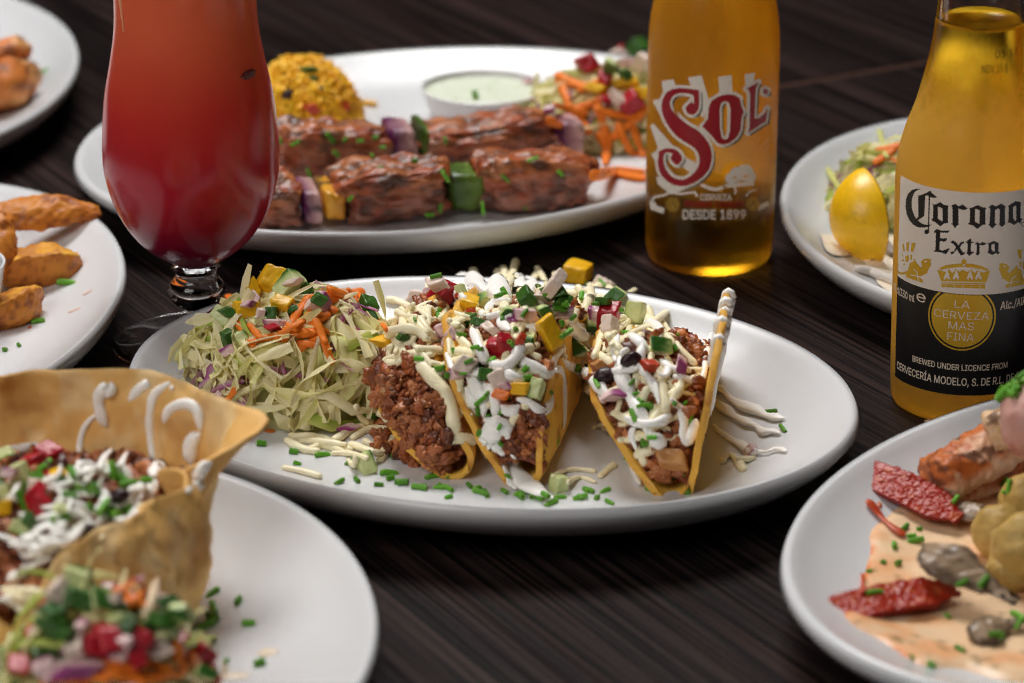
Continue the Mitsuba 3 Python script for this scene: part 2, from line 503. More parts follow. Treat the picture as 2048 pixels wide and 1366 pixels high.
face = unary_union([Point(780, 880).buffer(62), Point(840, 870).buffer(72), Point(880, 900).buffer(50), Point(730, 910).buffer(46), Polygon([(670, 960), (900, 930), (920, 965), (700, 985)])]).difference(
    unary_union([Polygon([(735, 905), (775, 890), (770, 915)]), Polygon([(810, 890), (880, 880), (850, 905)]), Polygon([(770, 930), (860, 925), (820, 942)])]))
swirl = unary_union([LineString([(85, 1110), (120, 1060), (200, 1045), (240, 1020), (330, 1035), (440, 1020), (460, 1050)]).buffer(9), LineString([(500, 965), (560, 990), (610, 1000), (660, 985)]).buffer(14),
                     LineString([(850, 1050), (880, 1015), (930, 1000)]).buffer(6), LineString([(745, 960), (770, 1010), (760, 1030)]).buffer(8), Polygon([(80, 1110), (120, 1095), (140, 1130), (200, 1150), (190, 1195), (90, 1160)]),
                     Polygon([(945, 1130), (1030, 1090), (1035, 1125), (950, 1175)])])
ground = Polygon([(60, 1080), (300, 1030), (560, 1000), (740, 1010), (900, 985), (1050, 960), (1050, 1190), (860, 1235), (560, 1262), (300, 1255), (60, 1205)])


def print7(name, g, b, layer, label=None, kind=None):
    return B1.print(ab, name, map_shape(g.intersection(box(60, 40, 1062, 1290)), c7, 8), b, layer, label, kind)


print7('sun_ray_print', ray, 'print_ray', 1, kind='stuff')
print7('white_print', unary_union([white1, face, swirl]), 'print_white', 2, 'white sun, cloud and outline print')
print7('grey_shadow_print', shade, 'print_grey', 3)
print7('red_lettering', SOL, 'print_red', 4, 'curled red letters SOL')


def c7_text(text, x0, x1, y0, y1, b, name):
    """A line of text filling the box x0..x1, y0 (top) .. y1 (baseline) of the label tracing."""
    g = text_shape(text, 1.0)
    a = g.bounds
    g = affinity.affine_transform(g, [(x1 - x0) / (a[2] - a[0]), 0, 0, -(y1 - y0), x0 - a[0] * (x1 - x0) / (a[2] - a[0]), y1])
    B1.print(ab, name, map_shape(g, c7, 10), b, 4)


c7_text('CERVEZA', 485, 735, 1036, 1084, 'print_white', 'small_lettering')
marks = []
for x in list(range(362, 580, 13)) + [612, 622] + list(range(650, 830, 13)):   # a line of red letters too small to read
    dy = 10 * ((x - 600) / 240)**2
    marks.append(LineString([(x, 1096 - dy), (x + 1, 1142 - dy)]).buffer(3.2))
    marks.append(LineString([(x, 1096 - dy + (x * 7 % 40)), (x + 9, 1098 - dy + (x * 7 % 40))]).buffer(2.6))
print7('small_red_lettering', unary_union(marks), 'print_red', 4)
c7_text('DESDE 1899', 346, 846, 1162, 1236, 'print_white', 'year_lettering')
for mx in (268, 905):
    print7('medal_print', unary_union([Point(mx, 1118).buffer(54).difference(Point(mx, 1118).buffer(43)), Point(mx, 1118).buffer(36).difference(LineString([(mx - 22, 1135), (mx, 1095), (mx + 20, 1138)]).buffer(5))]), 'print_brass', 4)

# clear bottle with the black and white label
GOLD = [(0.0005, .0040), (.018, .0034), (.0235, .0012), (.0258, .0), (.0278, .0012), (.0288, .004), (.0293, .012), (.0299, .034), (.0306, .067), (.0311, .093), (.0312, .1005), (.0306, .108), (.0293, .115), (.0275, .1215), (.0243, .131), (.0217, .142), (.0199, .1505), (.0188, .1585), (.0182, .165)]
gb = thing('bottle', 'frosted golden beer bottle with white and black label reading Extra', 'bottle')
gold_pos = (.1885, -.0695)
gp = catmull(np.asarray(GOLD), 90)
mw = [(.0181, .1662), (.0170, .1648), (.0150, .1640), (.0004, .1637)]
bm = lathe(np.vstack([gp, mw]), 128)
bm.vertices += [*gold_pos, 0]
if bm.volume < 0:
    bm.invert()
part(gb, 'beer_filled_body', mikit.ply(bm, 'gold_beer', smooth=40))
nk = lathe([(.0181, .1665), (.0172, .178), (.0163, .188), (.0148, .198), (.0140, .215), (.0145, .217), (.0145, .225), (.0135, .227), (.0122, .227), (.0120, .215), (.0128, .198), (.0143, .188), (.0150, .178), (.0156, .1665)], 64)
nk.vertices += [*gold_pos, 0]
part(gb, 'bottle_neck', mikit.ply(nk, 'clear_glass', smooth=30))
B2 = Bottle(gb, *gold_pos, interp_rad([(r, z) for r, z in gp if z > 0.006]))


def c8(x, y):
    return B2.hit(1770 + x / 2.97, 340 + y / 2.97)


def c9(x, y):
    return B2.hit(1780 + x / 7.642, 460 + y / 7.642)


u_mid = c8(460, 800)[0]
u_l = c8(85, 330)[0]
half = u_mid - u_l
h_top, h_mid, h_bot = c8(100, 40)[1], c8(62, 630)[1], c8(75, 1235)[1]
h_top, h_mid, h_bot = [(a + b) / 2 for a, b in zip((h_top, h_mid, h_bot), (c8(590, 128)[1], c8(480, 722)[1], c8(560, 1338)[1]))]
lab_white = box(u_mid - half, h_mid, u_mid + half, h_top)
lab_black = box(u_mid - half, h_bot, u_mid + half, h_mid)
B2.print(gb, 'white_label', lab_white, 'print_label', 1)
B2.print(gb, 'black_label', lab_black, 'print_black', 1)
rc = c8(455, 880)
rr = abs(c8(655, 880)[0] - c8(255, 880)[0]) / 2
disc = Point(*rc).buffer(rr, 64).intersection(box(-1, -1, 1, h_mid - 0.0002))
B2.print(gb + '__black_label', 'gold_roundel', disc, 'print_gold', 2)
B2.print(gb + '__black_label', 'black_ring', Point(*rc).buffer(rr * 0.945, 64).difference(Point(*rc).buffer(rr * 0.895, 64)).intersection(box(-1, -1, 1, h_mid - 0.0002)), 'print_black', 3)
def ca(x, y):
    return B2.hit(1780 + x / 7.19, 350 + y / 7.19)


N1 = unary_union([Polygon(q).buffer(0) for q in (
    [(455, 200), (380, 195), (320, 215), (265, 270), (238, 345), (230, 450), (245, 560), (285, 650), (340, 715), (410, 750), (480, 755), (555, 745), (608, 705), (560, 712), (510, 715), (455, 692), (405, 652), (380, 625), (345, 560), (320, 480), (315, 400), (325, 320), (355, 250), (395, 215)],
    [(410, 290), (440, 290), (530, 255), (578, 220), (620, 270), (685, 320), (630, 328), (590, 320), (570, 305), (540, 290), (510, 300), (495, 590), (405, 652), (380, 635), (412, 600)], [(562, 300), (580, 300), (566, 720), (566, 830), (550, 830), (550, 720)],
    [(875, 440), (942, 412), (990, 450), (1050, 420), (1085, 455), (1115, 475), (1090, 500), (1040, 500), (985, 478), (985, 700), (1000, 706), (970, 720), (935, 762), (905, 715), (880, 700), (900, 695), (900, 470)],
    [(1410, 462), (1470, 420), (1520, 450), (1600, 405), (1665, 455), (1650, 480), (1650, 680), (1662, 690), (1605, 750), (1558, 700), (1575, 690), (1575, 490), (1550, 480), (1510, 500), (1505, 690), (1532, 705), (1470, 770), (1412, 710), (1430, 700), (1440, 480)])] + [
    Point(530, 815).buffer(33), Point(1912, 705).buffer(33).difference(Point(1912, 705).buffer(25)),
    Polygon([(612, 408), (650, 425), (725, 388), (775, 425), (845, 440), (836, 470), (836, 690), (790, 690), (725, 738), (660, 680), (595, 648), (622, 612), (625, 440)], [[(692, 450), (758, 480), (760, 670), (752, 665), (690, 625)]]),
    Polygon([(1135, 470), (1175, 470), (1260, 428), (1320, 460), (1390, 472), (1370, 500), (1370, 710), (1330, 715), (1255, 775), (1190, 720), (1115, 705), (1148, 670), (1150, 490)], [[(1225, 482), (1290, 505), (1285, 705), (1220, 665)]]),
    Polygon([(1695, 440), (1800, 375), (1875, 385), (1870, 620), (1900, 630), (1862, 700), (1835, 675), (1780, 722), (1730, 685), (1685, 685), (1700, 645), (1705, 480)], [[(1765, 455), (1810, 440), (1812, 650), (1790, 655), (1765, 610)]])])
N2 = unary_union([Polygon(q).buffer(0) for q in (
    [(630, 815), (680, 770), (720, 795), (800, 800), (865, 795), (835, 830), (725, 825), (722, 905), (770, 910), (825, 905), (810, 945), (790, 960), (720, 945), (712, 1070), (760, 1085), (820, 1060), (860, 1050), (835, 1105), (805, 1138), (740, 1110), (625, 1098), (655, 1075), (665, 830), (640, 830)],
    [(865, 965), (905, 940), (945, 960), (985, 1010), (1020, 960), (1065, 955), (1060, 985), (1040, 985), (1005, 1040), (1045, 1110), (1085, 1105), (1060, 1145), (1025, 1155), (985, 1110), (965, 1065), (915, 1125), (885, 1140), (862, 1100), (890, 1100), (915, 1100), (950, 1040), (915, 990), (890, 975)],
    [(1110, 940), (1165, 908), (1168, 955), (1207, 962), (1200, 975), (1165, 975), (1162, 1095), (1212, 1105), (1140, 1160), (1100, 1120), (1112, 1100), (1118, 975), (1085, 970), (1090, 955), (1112, 955)],
    [(1215, 990), (1260, 960), (1290, 985), (1330, 960), (1390, 985), (1345, 1010), (1290, 1000), (1285, 1110), (1300, 1115), (1258, 1158), (1228, 1125), (1245, 1110), (1248, 1000)])] + [
    Polygon([(1400, 985), (1490, 945), (1560, 975), (1555, 1100), (1580, 1110), (1545, 1142), (1525, 1120), (1470, 1148), (1398, 1115), (1412, 1090), (1415, 1000)], [[(1455, 1000), (1500, 985), (1505, 1095), (1490, 1100), (1455, 1070)]])])
B2.print(gb + '__white_label', 'black_lettering', map_shape(N1, ca, 10), 'print_black', 2, 'blackletter word on the white label')
B2.print(gb + '__white_label', 'black_lettering', map_shape(N2, ca, 10), 'print_black', 2, 'blackletter word Extra')
crown = unary_union([Polygon([(790, 800), (1455, 810), (1452, 895), (785, 870)]), Polygon([(785, 780), (720, 600), (790, 620), (850, 640), (905, 600), (960, 660), (1010, 590), (1060, 640), (1110, 600), (1180, 640), (1240, 590), (1290, 660), (1350, 600), (1410, 650), (1530, 620), (1470, 800)]),
                     Polygon([(750, 585), (800, 555), (880, 530), (1000, 515), (1130, 508), (1260, 515), (1390, 545), (1500, 600), (1500, 630), (1400, 600), (1240, 570), (1130, 565), (1000, 570), (860, 590), (790, 610)]), Point(1132, 490).buffer(34), Polygon([(1118, 440), (1150, 440), (1150, 500), (1118, 500)]), Polygon([(1090, 462), (1178, 462), (1178, 482), (1090, 482)])])
crown = crown.difference(unary_union([LineString([(780, 788), (1460, 800)]).buffer(5), LineString([(780, 820), (1460, 832)]).buffer(4), Point(1132, 540).buffer(20)] + [Point(x, 850 + (x - 850) * .025).buffer(11) for x in (850, 985, 1115, 1245, 1375)] +
                                     [Polygon([(x - 12, 650), (x + 8, 590), (x + 26, 660), (x + 50, 740), (x + 28, 760), (x, 715), (x - 28, 760), (x - 52, 735)]) for x in (870, 1010, 1220, 1350)]))
grif = unary_union([Polygon([(255, 720), (250, 660), (300, 560), (300, 510), (360, 480), (380, 430), (400, 490), (440, 530), (470, 570), (500, 560), (490, 510), (470, 490), (510, 450), (570, 432), (635, 450), (630, 480), (600, 490), (635, 510), (620, 560), (590, 600), (570, 660), (490, 700), (440, 715), (505, 760), (500, 805), (420, 780)]),
                    variable_stroke([(250, 650, 40), (190, 665, 34), (130, 640, 26), (105, 590, 22), (115, 540, 34), (122, 510, 14)]), Polygon([(180, 345), (205, 400), (195, 400)]), Polygon([(190, 220), (215, 210), (232, 330), (212, 330)]), Polygon([(255, 190), (300, 182), (286, 325), (258, 318)]),
                    Polygon([(338, 192), (400, 200), (356, 335), (322, 330)]), Polygon([(240, 400), (292, 380), (290, 470), (262, 495), (242, 470)]), Polygon([(318, 380), (344, 376), (334, 460), (316, 462)]), Point(203, 463).buffer(16), Point(222, 523).buffer(14)])
grif = grif.difference(unary_union([LineString([(370, 600), (420, 650), (436, 780)]).buffer(8), LineString([(318, 682), (420, 705), (500, 725)]).buffer(8), Polygon([(525, 485), (560, 465), (570, 480), (535, 500)])]))
B2.print(gb + '__white_label', 'crown_print', map_shape(crown, c9, 10), 'print_gold', 2, 'gold crown emblem')
gs = map_shape(grif, c9, 10)
gs2 = affinity.affine_transform(gs, [-1, 0, 0, 1, 2 * u_mid, 0])
B2.print(gb + '__white_label', 'griffin_print', gs.intersection(lab_white), 'print_gold', 2, 'gold winged griffin emblem')
B2.print(gb + '__white_label', 'griffin_print', gs2.intersection(lab_white), 'print_gold', 2, 'gold winged griffin emblem')


def line_on(B, parent, text, a, b, cap_px, tr, bsdf, name, layer=3, bold=False):
    """Text from tracing point a to b (baseline), capitals cap_px tall."""
    (u0, h0), (u1, h1) = tr(*a), tr(*b)
    hh = abs(tr(a[0], a[1] - cap_px)[1] - h0)
    g = text_shape(text, 1.0, 1.0, bold)
    w = g.bounds
    k = (u1 - u0) / (w[2] - w[0])
    g = affinity.affine_transform(g, [k, 0, 0, hh, u0 - w[0] * k, (h0 + h1) / 2])
    B.print(parent, name, g, bsdf, layer)


for txt, a, b, cap in [('LA', (413, 815), (502, 822), 45), ('CERVEZA', (293, 868), (615, 884), 46), ('MAS', (376, 942), (528, 950), 46), ('FINA', (370, 1008), (526, 1013), 46)]:
    line_on(B2, gb + '__black_label', txt, a, b, cap, c8, 'print_letter', 'roundel_lettering')
line_on(B2, gb + '__black_label', 'BREWED UNDER LICENCE FROM', (166, 1136), (724, 1168), 34, c8, 'print_letter', 'label_lettering', bold=True)
e = c8(75, 1172)
w1 = c8(700, 1240)[0] - e[0]
line_on(B2, gb + '__black_label', 'CERVECERÍA MODELO, S. DE R.L. DE C.V.', (75, 1172), (820, 1225), 44, c8, 'print_letter', 'label_lettering', bold=True)
line_on(B2, gb + '__black_label', '33 cl/330 ml', (55, 712), (178, 780), 44, c8, 'print_letter', 'label_lettering', bold=True)
line_on(B2, gb + '__black_label', 'e', (190, 772), (243, 790), 66, c8, 'print_letter', 'label_lettering')
line_on(B2, gb + '__black_label', 'Alc./Alk. 4.5% Vol.', (682, 812), (930, 730), 46, c8, 'print_letter', 'label_lettering', bold=True)


def cn(x, y):
    return B2.hit(1300 + x / 2.738, y / 2.738)


line_on(B2, gb, 'NOV 25 B', (1815, 400), (1960, 392), 44, cn, 'print_black', 'date_lettering', 1)
line_on(B2, gb, '05 17', (1890, 318), (2010, 300), 40, cn, 'print_black', 'date_lettering', 1)

# ---------------------------------------------------------------- cocktail glass
cx, cy = -.1384, -.0040
gl = thing('cocktail_glass', 'tall curvy stemmed glass of red and orange cocktail', 'glass of cocktail')
BOWL = [(.0085, .0385), (.0112, .0402), (.0180, .0445), (.0254, .0514), (.0325, .0629), (.0369, .0766), (.0381, .0901), (.0364, .1125), (.0330, .1302), (.0308, .1434), (.0301, .1565), (.0306, .172), (.0325, .190), (.0345, .205)]
bp = catmull(np.asarray(BOWL), 80)
ji = np.vstack([[[0.0004, .0384]], bp[bp[:, 1] < 0.196], [[0.0004, .1965]]])
m = lathe(ji, 128)
m.vertices += [cx, cy, 0]
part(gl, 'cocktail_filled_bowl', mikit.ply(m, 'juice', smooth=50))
up_ = bp[bp[:, 1] >= 0.1968]
m = lathe(np.vstack([up_, (up_ - [0.0014, 0])[::-1], up_[:1]]), 96)
m.vertices += [cx, cy, 0]
part(gl, 'glass_rim', mikit.ply(m, 'clear_glass', smooth=40))
STEM = [(0.0004, .0375), (.0080, .0376), (.0104, .0374), (.0104, .0364), (.0094, .0350), (.0090, .0336), (.0096, .0318), (.0118, .0292), (.0127, .0262), (.0122, .0232), (.0100, .0202), (.0072, .0178), (.0050, .0150), (.0040, .0120), (.0050, .0090), (.0110, .0066), (.0220, .0046), (.0330, .0031), (.0368, .0024), (.0378, .0014), (.0370, .0004), (.0340, .0002), (.0004, .0002)]
m = lathe(catmull(np.asarray(STEM), 120), 96)
m.vertices[:, 0] = m.vertices[:, 0]
m.vertices += [cx, cy, 0]
if m.volume < 0:
    m.invert()
part(gl, 'stem_and_foot', mikit.ply(m, 'clear_glass', smooth=50))


def on_bowl(px, py):
    d = FWD + (px - 1024) / FPX * np.array([1.0, 0, 0]) - (py - 683) / FPX * UPV
    d /= np.linalg.norm(d)
    o = EYE - [cx, cy, 0]
    R = .035
    for _ in range(8):
        A, B, C = d[0]**2 + d[1]**2, o[0] * d[0] + o[1] * d[1], o[0]**2 + o[1]**2 - R * R
        t = (-B - math.sqrt(max(B * B - A * C, 0))) / A
        p = o + d * t
        R = float(np.interp(p[2], bp[:, 1], bp[:, 0]))
    return p + [cx, cy, 0], np.array([p[0], p[1], 0]) / R


for (x, y, w, h, col, nm, lb) in [(497, 150, 9, 20, (.10, .012, .010), 'mint_leaf', 'dark leaf showing through the red drink')]:
    p, n = on_bowl(x, y)
    m = trimesh.creation.icosphere(3)
    k = mm_per_px(p)
    v = m.vertices * (1 + 1.3 * (nz(m.vertices + x, 2, 3)[:, None] - .5))
    part(gl, nm, {**mikit.ply(trimesh.Trimesh(v, m.faces, process=False), 'wet', smooth=True, color=np.tile(col, (len(v), 1))), 'to_world': mat(frame_to(n, 1.5) @ np.diag([h * k, w * k, .0006]), p)}, lb)
pa, pb = on_bowl(240, -20), on_bowl(249, 62)
m = tube(np.array([(pa[0] * (1 - t) + pb[0] * t) + (pa[1] * (1 - t) + pb[1] * t) * .0003 for t in np.linspace(0, 1, 8)]), np.linspace(.0011, .0004, 8), 8, .5)
part(gl, 'drip', mikit.ply(m, 'wet', smooth=True, color=np.tile([.80, .36, .20], (len(m.vertices), 1))), 'pale orange drip running down the glass')

# ---------------------------------------------------------------- food: builders
FOOD = {'red_pepper': ((.42, .012, .022), (.30, .006, .015)), 'yellow_pepper': ((.80, .47, .012), (.72, .36, .008)), 'cucumber': ((.60, .62, .30), (.035, .12, .018)), 'onion': ((.68, .48, .46), (.26, .035, .15)),
        'pale_onion': ((.74, .62, .52), (.66, .50, .42)), 'green_pepper': ((.055, .15, .02), (.02, .07, .01)), 'carrot': ((.78, .19, .018), (.68, .13, .012)), 'cooked_onion': ((.48, .24, .07), (.40, .15, .05)), 'bean': ((.035, .014, .016), (.02, .008, .010)), 'tomato': ((.45, .05, .015), (.4, .03, .01))}


def rounded_block(r, p=9.0, sub=4, jag=0.1, shear=0.16):
    m = trimesh.creation.box([2, 2, 2])
    for _ in range(sub):
        m = m.subdivide()
    v = m.vertices
    n = (np.abs(v)**p).sum(1)**(1 / p)
    v = v / n[:, None]
    sh = np.eye(3) + r.normal(0, shear, (3, 3)) * (1 - np.eye(3))
    v = (v * r.uniform(0.72, 1.15, 3)) @ sh
    o = r.uniform(0, 50, 3)
    v = v * (1 + jag * (nz(v + o, 1.6, 3)[:, None] - 0.5) * 2) + jag * 0.3 * (nz(v * 4 + o, 1.5, 9)[:, None] - 0.5)
    m.vertices = v * 0.5
    if m.volume < 0:
        m.invert()
    return m


DICE = {}


def dice(kind):
    if kind not in DICE:
        out = []
        for k in range(5 if kind in ('cucumber', 'onion') else 3):
            r = np.random.default_rng(100 + 13 * k + len(kind) * 7)
            m = rounded_block(r, 10.0 if kind != 'bean' else 2.3)
            v = m.vertices
            a, b = FOOD[kind]
            if kind == 'cucumber':
                t = sstep(.22, .42, v[:, 0] + .05 * nz(v, 9))
                pale = lerp3((.66, .68, .40), (.50, .58, .20), nz(v, 5, 2))
                c = pale * (1 - t[:, None]) + np.asarray(b) * t[:, None]
                mid = np.exp(-((v[:, 0] - .26) / .08)**2)[:, None]
                c = c * (1 - .5 * mid) + np.array([.28, .42, .06]) * .5 * mid
            elif kind == 'onion':
                t = np.clip(sstep(.1, .46, v[:, 0]) + .35 * sstep(.55, .7, nz(v * [1, 1, 4], 5)), 0, 1)
                c = lerp3(a, b, t)
            else:
                c = lerp3(a, b, nz(v, 3, 5))
            out.append(mikit.ply(m, 'wet', smooth=True, color=np.clip(c, 0, 1)))
        DICE[kind] = out
    return DICE[kind]


NAMES = {'red_pepper': 'red_pepper_cube', 'yellow_pepper': 'yellow_pepper_cube', 'cucumber': 'cucumber_cube', 'onion': 'red_onion_piece', 'pale_onion': 'pale_onion_piece', 'green_pepper': 'green_pepper_piece', 'carrot': 'carrot_cube', 'cooked_onion': 'cooked_onion_piece', 'bean': 'kidney_bean', 'tomato': 'tomato_piece'}


def die(parent, kind, x, y, w, h=None, only=None, lift=0.3, R=None):
    """A diced piece lying where pixel (x, y) meets the food, about w x h pixels large."""
    p, n = seat(x, y, only)
    k = mm_per_px(p)
    a, b = w * k * 0.98, (h or w) * k * 0.98
    Q = rand_rot(rng) if R is None else R
    if R is None and kind == 'cucumber':  # some show the skin, some the flesh
        Q = frame_to(-FWD, rng.uniform(0, 6.28)) @ rot([0, 1, 0], rng.choice([-1.2, -0.5, 0.4, 1.3])) @ rot([0, 0, 1], rng.uniform(-.5, .5))
    RIGHT = np.array([1.0, 0, 0])
    S = a * np.outer(RIGHT, RIGHT) + b * np.outer(UPV, UPV) + (a + b) / 2 * np.outer(FWD, FWD)
    M = S @ Q
    c = p + n * min(a, b) * lift
    cube = trimesh.creation.box([.9, .9, .9])
    cube.vertices = cube.vertices @ M.T + c
    add_seat(cube, parent + '_die')
    return part(parent, NAMES[kind], {**rng.choice(dice(kind)), 'to_world': mat(M, c)})


CH = []
for k in range(6):
    L = 2.2 + 0.75 * k
    a = np.arange(10) * 2 * np.pi / 10
    prof = [(0.62, -L / 2), (0.62, -L / 2), (1.0, -L / 2), (1.0, -L / 2), (1.03, -L / 4), (1.0, L / 4), (1.0, L / 2), (1.0, L / 2), (0.62, L / 2), (0.62, L / 2), (0.62, L / 4), (0.62, -L / 2)]
    m = lathe(prof, 12)
    bend = 0.06 * (k % 3)
    m.vertices[:, 0] += bend * m.vertices[:, 2]**2 * 0.4
    m.vertices *= [1, 0.8 + 0.05 * (k % 4), 1]
    if m.volume < 0:
        m.invert()
    rad = np.hypot(m.vertices[:, 0], m.vertices[:, 1])
    tone = (0.7 + 0.25 * (k % 3)) * 1.0
    c = lerp3((.26, .46, .08), (.095 * tone, .30 * tone, .020 * tone), sstep(.6, .9, rad))
    CH.append(mikit.ply(m, 'moist', smooth=35, color=None) if False else mikit.ply(m, 'moist', smooth=True, color=c))


def chive_shape(x, y, only=None, size=1.0, ang=None):
    p, n = seat(x, y, only)
    R = frame_to(n, rng.uniform(0, 6.28) if ang is None else ang) @ rot([0, 1, 0], math.pi / 2 + rng.normal(0, 0.18))
    s = 0.00105 * size * rng.uniform(.72, 1.18)
    return {**CH[rng.integers(6)], 'to_world': mat(R, p + n * s * 0.8, s)}


def chive(parent, x, y, only=None, size=1.0):
    part(parent, 'chive_piece', chive_shape(x, y, only, size))


def seated_path(pts, n, lift, only=None):
    q = catmull(np.asarray(pts, float), n)
    s = [seat(a, b, only) for a, b in q]
    p = np.array([u + m * lift for u, m in s])
    nn = np.array([m for u, m in s])
    for _ in range(3):
        p[1:-1] = (p[:-2] + 2 * p[1:-1] + p[2:]) / 4
        nn[1:-1] = (nn[:-2] + 2 * nn[1:-1] + nn[2:]) / 4
    return p, nn


def strand(parent, pts, w, bsdf='cream', name='cream_strand', only=None, wob=0.3, flat=0.68, color=None, shape_only=False, lift=0.0):
    """A drizzled strand along traced pixels, w pixels thick."""
    L = np.linalg.norm(np.diff(np.asarray(pts, float), axis=0), axis=1).sum()
    n = int(np.clip(L / 7, 5, 40))
    k = mm_per_px(seat(*pts[0], only)[0])
    r = w * k / 2 * 1.12
    p, nn = seated_path(pts, n, r * 0.5 + lift, only)
    o = rng.uniform(0, 99)
    rad = r * (1 + wob * 2.2 * (meshkit.noise(np.stack([np.linspace(0, L / (w * 1.3), n) + o, np.zeros(n), np.zeros(n)], 1)) - 0.5))
    if bsdf == 'cream':
        tt = np.linspace(0, 1, n)
        rad = rad * (.5 + .5 * np.clip(np.minimum(tt, 1 - tt) / .16, 0, 1)**.6)
        p[:, 2] += r * .25 * np.sin(tt * 3 + o)
    m = tube(p, rad, 10, flat, up=nn)
    add_seat(tube(p, rad, 6, flat, up=nn), parent + '_strand')
    shp = mikit.ply(m, bsdf, smooth=True) if color is None else mikit.ply(m, bsdf, smooth=True, color=color(m.vertices))
    if shape_only:
        return shp
    return part(parent, name, shp)


def cheese_color(v):
    return lerp3((.88, .82, .60), (.84, .74, .44), nz(v, 180, 4))


def shred(parent, x, y, ang, L, w, only=None, name='cheese_shred', curl=0.5, bsdf='cheese', color=cheese_color, flat=0.75, shape_only=False, lift=0.0):
    """A grated shred of L pixels lying from pixel (x, y) on, bent a little."""
    t = np.linspace(-0.5, 0.5, 5)
    bend = rng.normal(0, curl)
    pts = np.stack([x + L * t * math.cos(ang) - L * bend * 0.4 * (t**2 - .1) * math.sin(ang), y + L * t * math.sin(ang) + L * bend * 0.4 * (t**2 - .1) * math.cos(ang)], 1)
    return strand(parent, pts, w, bsdf, name, only, 0.22, flat, color, shape_only, lift)


def random_shreds(parent, poly, n, Lr=(50, 110), wr=(11, 16), only=None, **kw):
    g = Polygon(poly)
    x0, y0, x1, y1 = g.bounds
    done = 0
    while done < n:
        x, y = rng.uniform(x0, x1), rng.uniform(y0, y1)
        if g.contains(Point(x, y)):
            shred(parent, x, y, rng.uniform(0, 3.14), rng.uniform(*Lr), rng.uniform(*wr), only, lift=rng.uniform(0, .0008), **kw)
            done += 1


CRUMBS = []
for k in range(12):
    m = trimesh.creation.icosphere(3 if k < 5 else 2)
    v = m.vertices
    o = np.array([k * 7.3, 3.1 * k, k])
    v = v * (0.35 + 1.3 * nz(v + o, 1.5, k)[:, None]) + 0.6 * (nz(v * 2.6 + o, 1.4, 5 + k)[:, None] - .5) * v + 0.2 * (nz(v * 6 + o, 1.4, 15 + k)[:, None] - .5) * v
    v = v * [1.4, 0.95, 0.7]
    CRUMBS.append((v, m.faces))


def crumbs(points, r0, r1, tones, seed=0):
    """One mesh of minced lumps at the points, and its colours."""
    r = np.random.default_rng(seed)
    V, F, C, at = [], [], [], 0
    points = np.asarray(points)
    points = points + np.array([0, -.2, .97]) * (.0050 * np.clip(nz(points, 170, 5, 2) - .42, 0, 1) / .58)[:, None]
    for p in points:
        v, f = CRUMBS[r.integers(12)]
        s = np.clip((r0 * r1)**.5 * math.exp(r.normal(0, .4)), r0 * .7, r1 * 1.45)
        V.append((v * s) @ rand_rot(r).T + p)
        F.append(f + at)
        at += len(v)
        c = np.asarray(tones[r.integers(len(tones))]) * r.uniform(.75, 1.25)
        C.append(np.repeat(c[None], len(v), 0) * (0.75 + 0.5 * nz(v, 2.5, 8)[:, None]))
    return trimesh.Trimesh(np.vstack(V), np.vstack(F), process=False), np.clip(np.vstack(C), 0, 1)


MINCE = [(.24, .066, .024), (.32, .098, .034), (.17, .046, .018), (.46, .17, .065), (.11, .032, .014), (.28, .072, .023), (.36, .12, .04)]


def ribbon(path, side, width, r, wave=0.25, n=None):
    """A thin uneven strip of leaf along the path; side gives the direction across it at each point."""
    p = np.asarray(path)
    m = len(p)
    k = 5
    t = np.linspace(0, 1, m)
    prof = (np.sin(np.pi * np.clip(t * 0.94 + 0.03, 0, 1))**0.35) * (0.75 + 0.5 * meshkit.noise(np.stack([t * 5 + r.uniform(0, 99), t * 0, t * 0], 1)))
    u = np.linspace(-.5, .5, k)
    tang = np.gradient(p, axis=0)
    tang /= np.linalg.norm(tang, axis=1, keepdims=True) + 1e-12
    s = side / (np.linalg.norm(side, axis=1, keepdims=True) + 1e-12)
    nn = np.cross(tang, s)
    cup = r.normal(0, 0.35)
    v = p[:, None] + width * prof[:, None, None] * (u[None, :, None] * s[:, None] + (cup * (u[None, :, None]**2 * 4 - .5) * .5) * nn[:, None])
    ph = r.uniform(0, 6.28)
    edge = (np.abs(u) * 2)**1.5
    v = v + (width * wave * np.sin(t * r.uniform(8, 18) + ph)[:, None] * edge[None])[..., None] * nn[:, None] * np.sign(u + .01)[None, :, None]
    return tm(v.reshape(-1, 3), grid_faces(m, k)), np.tile(u, m), np.repeat(t, k)


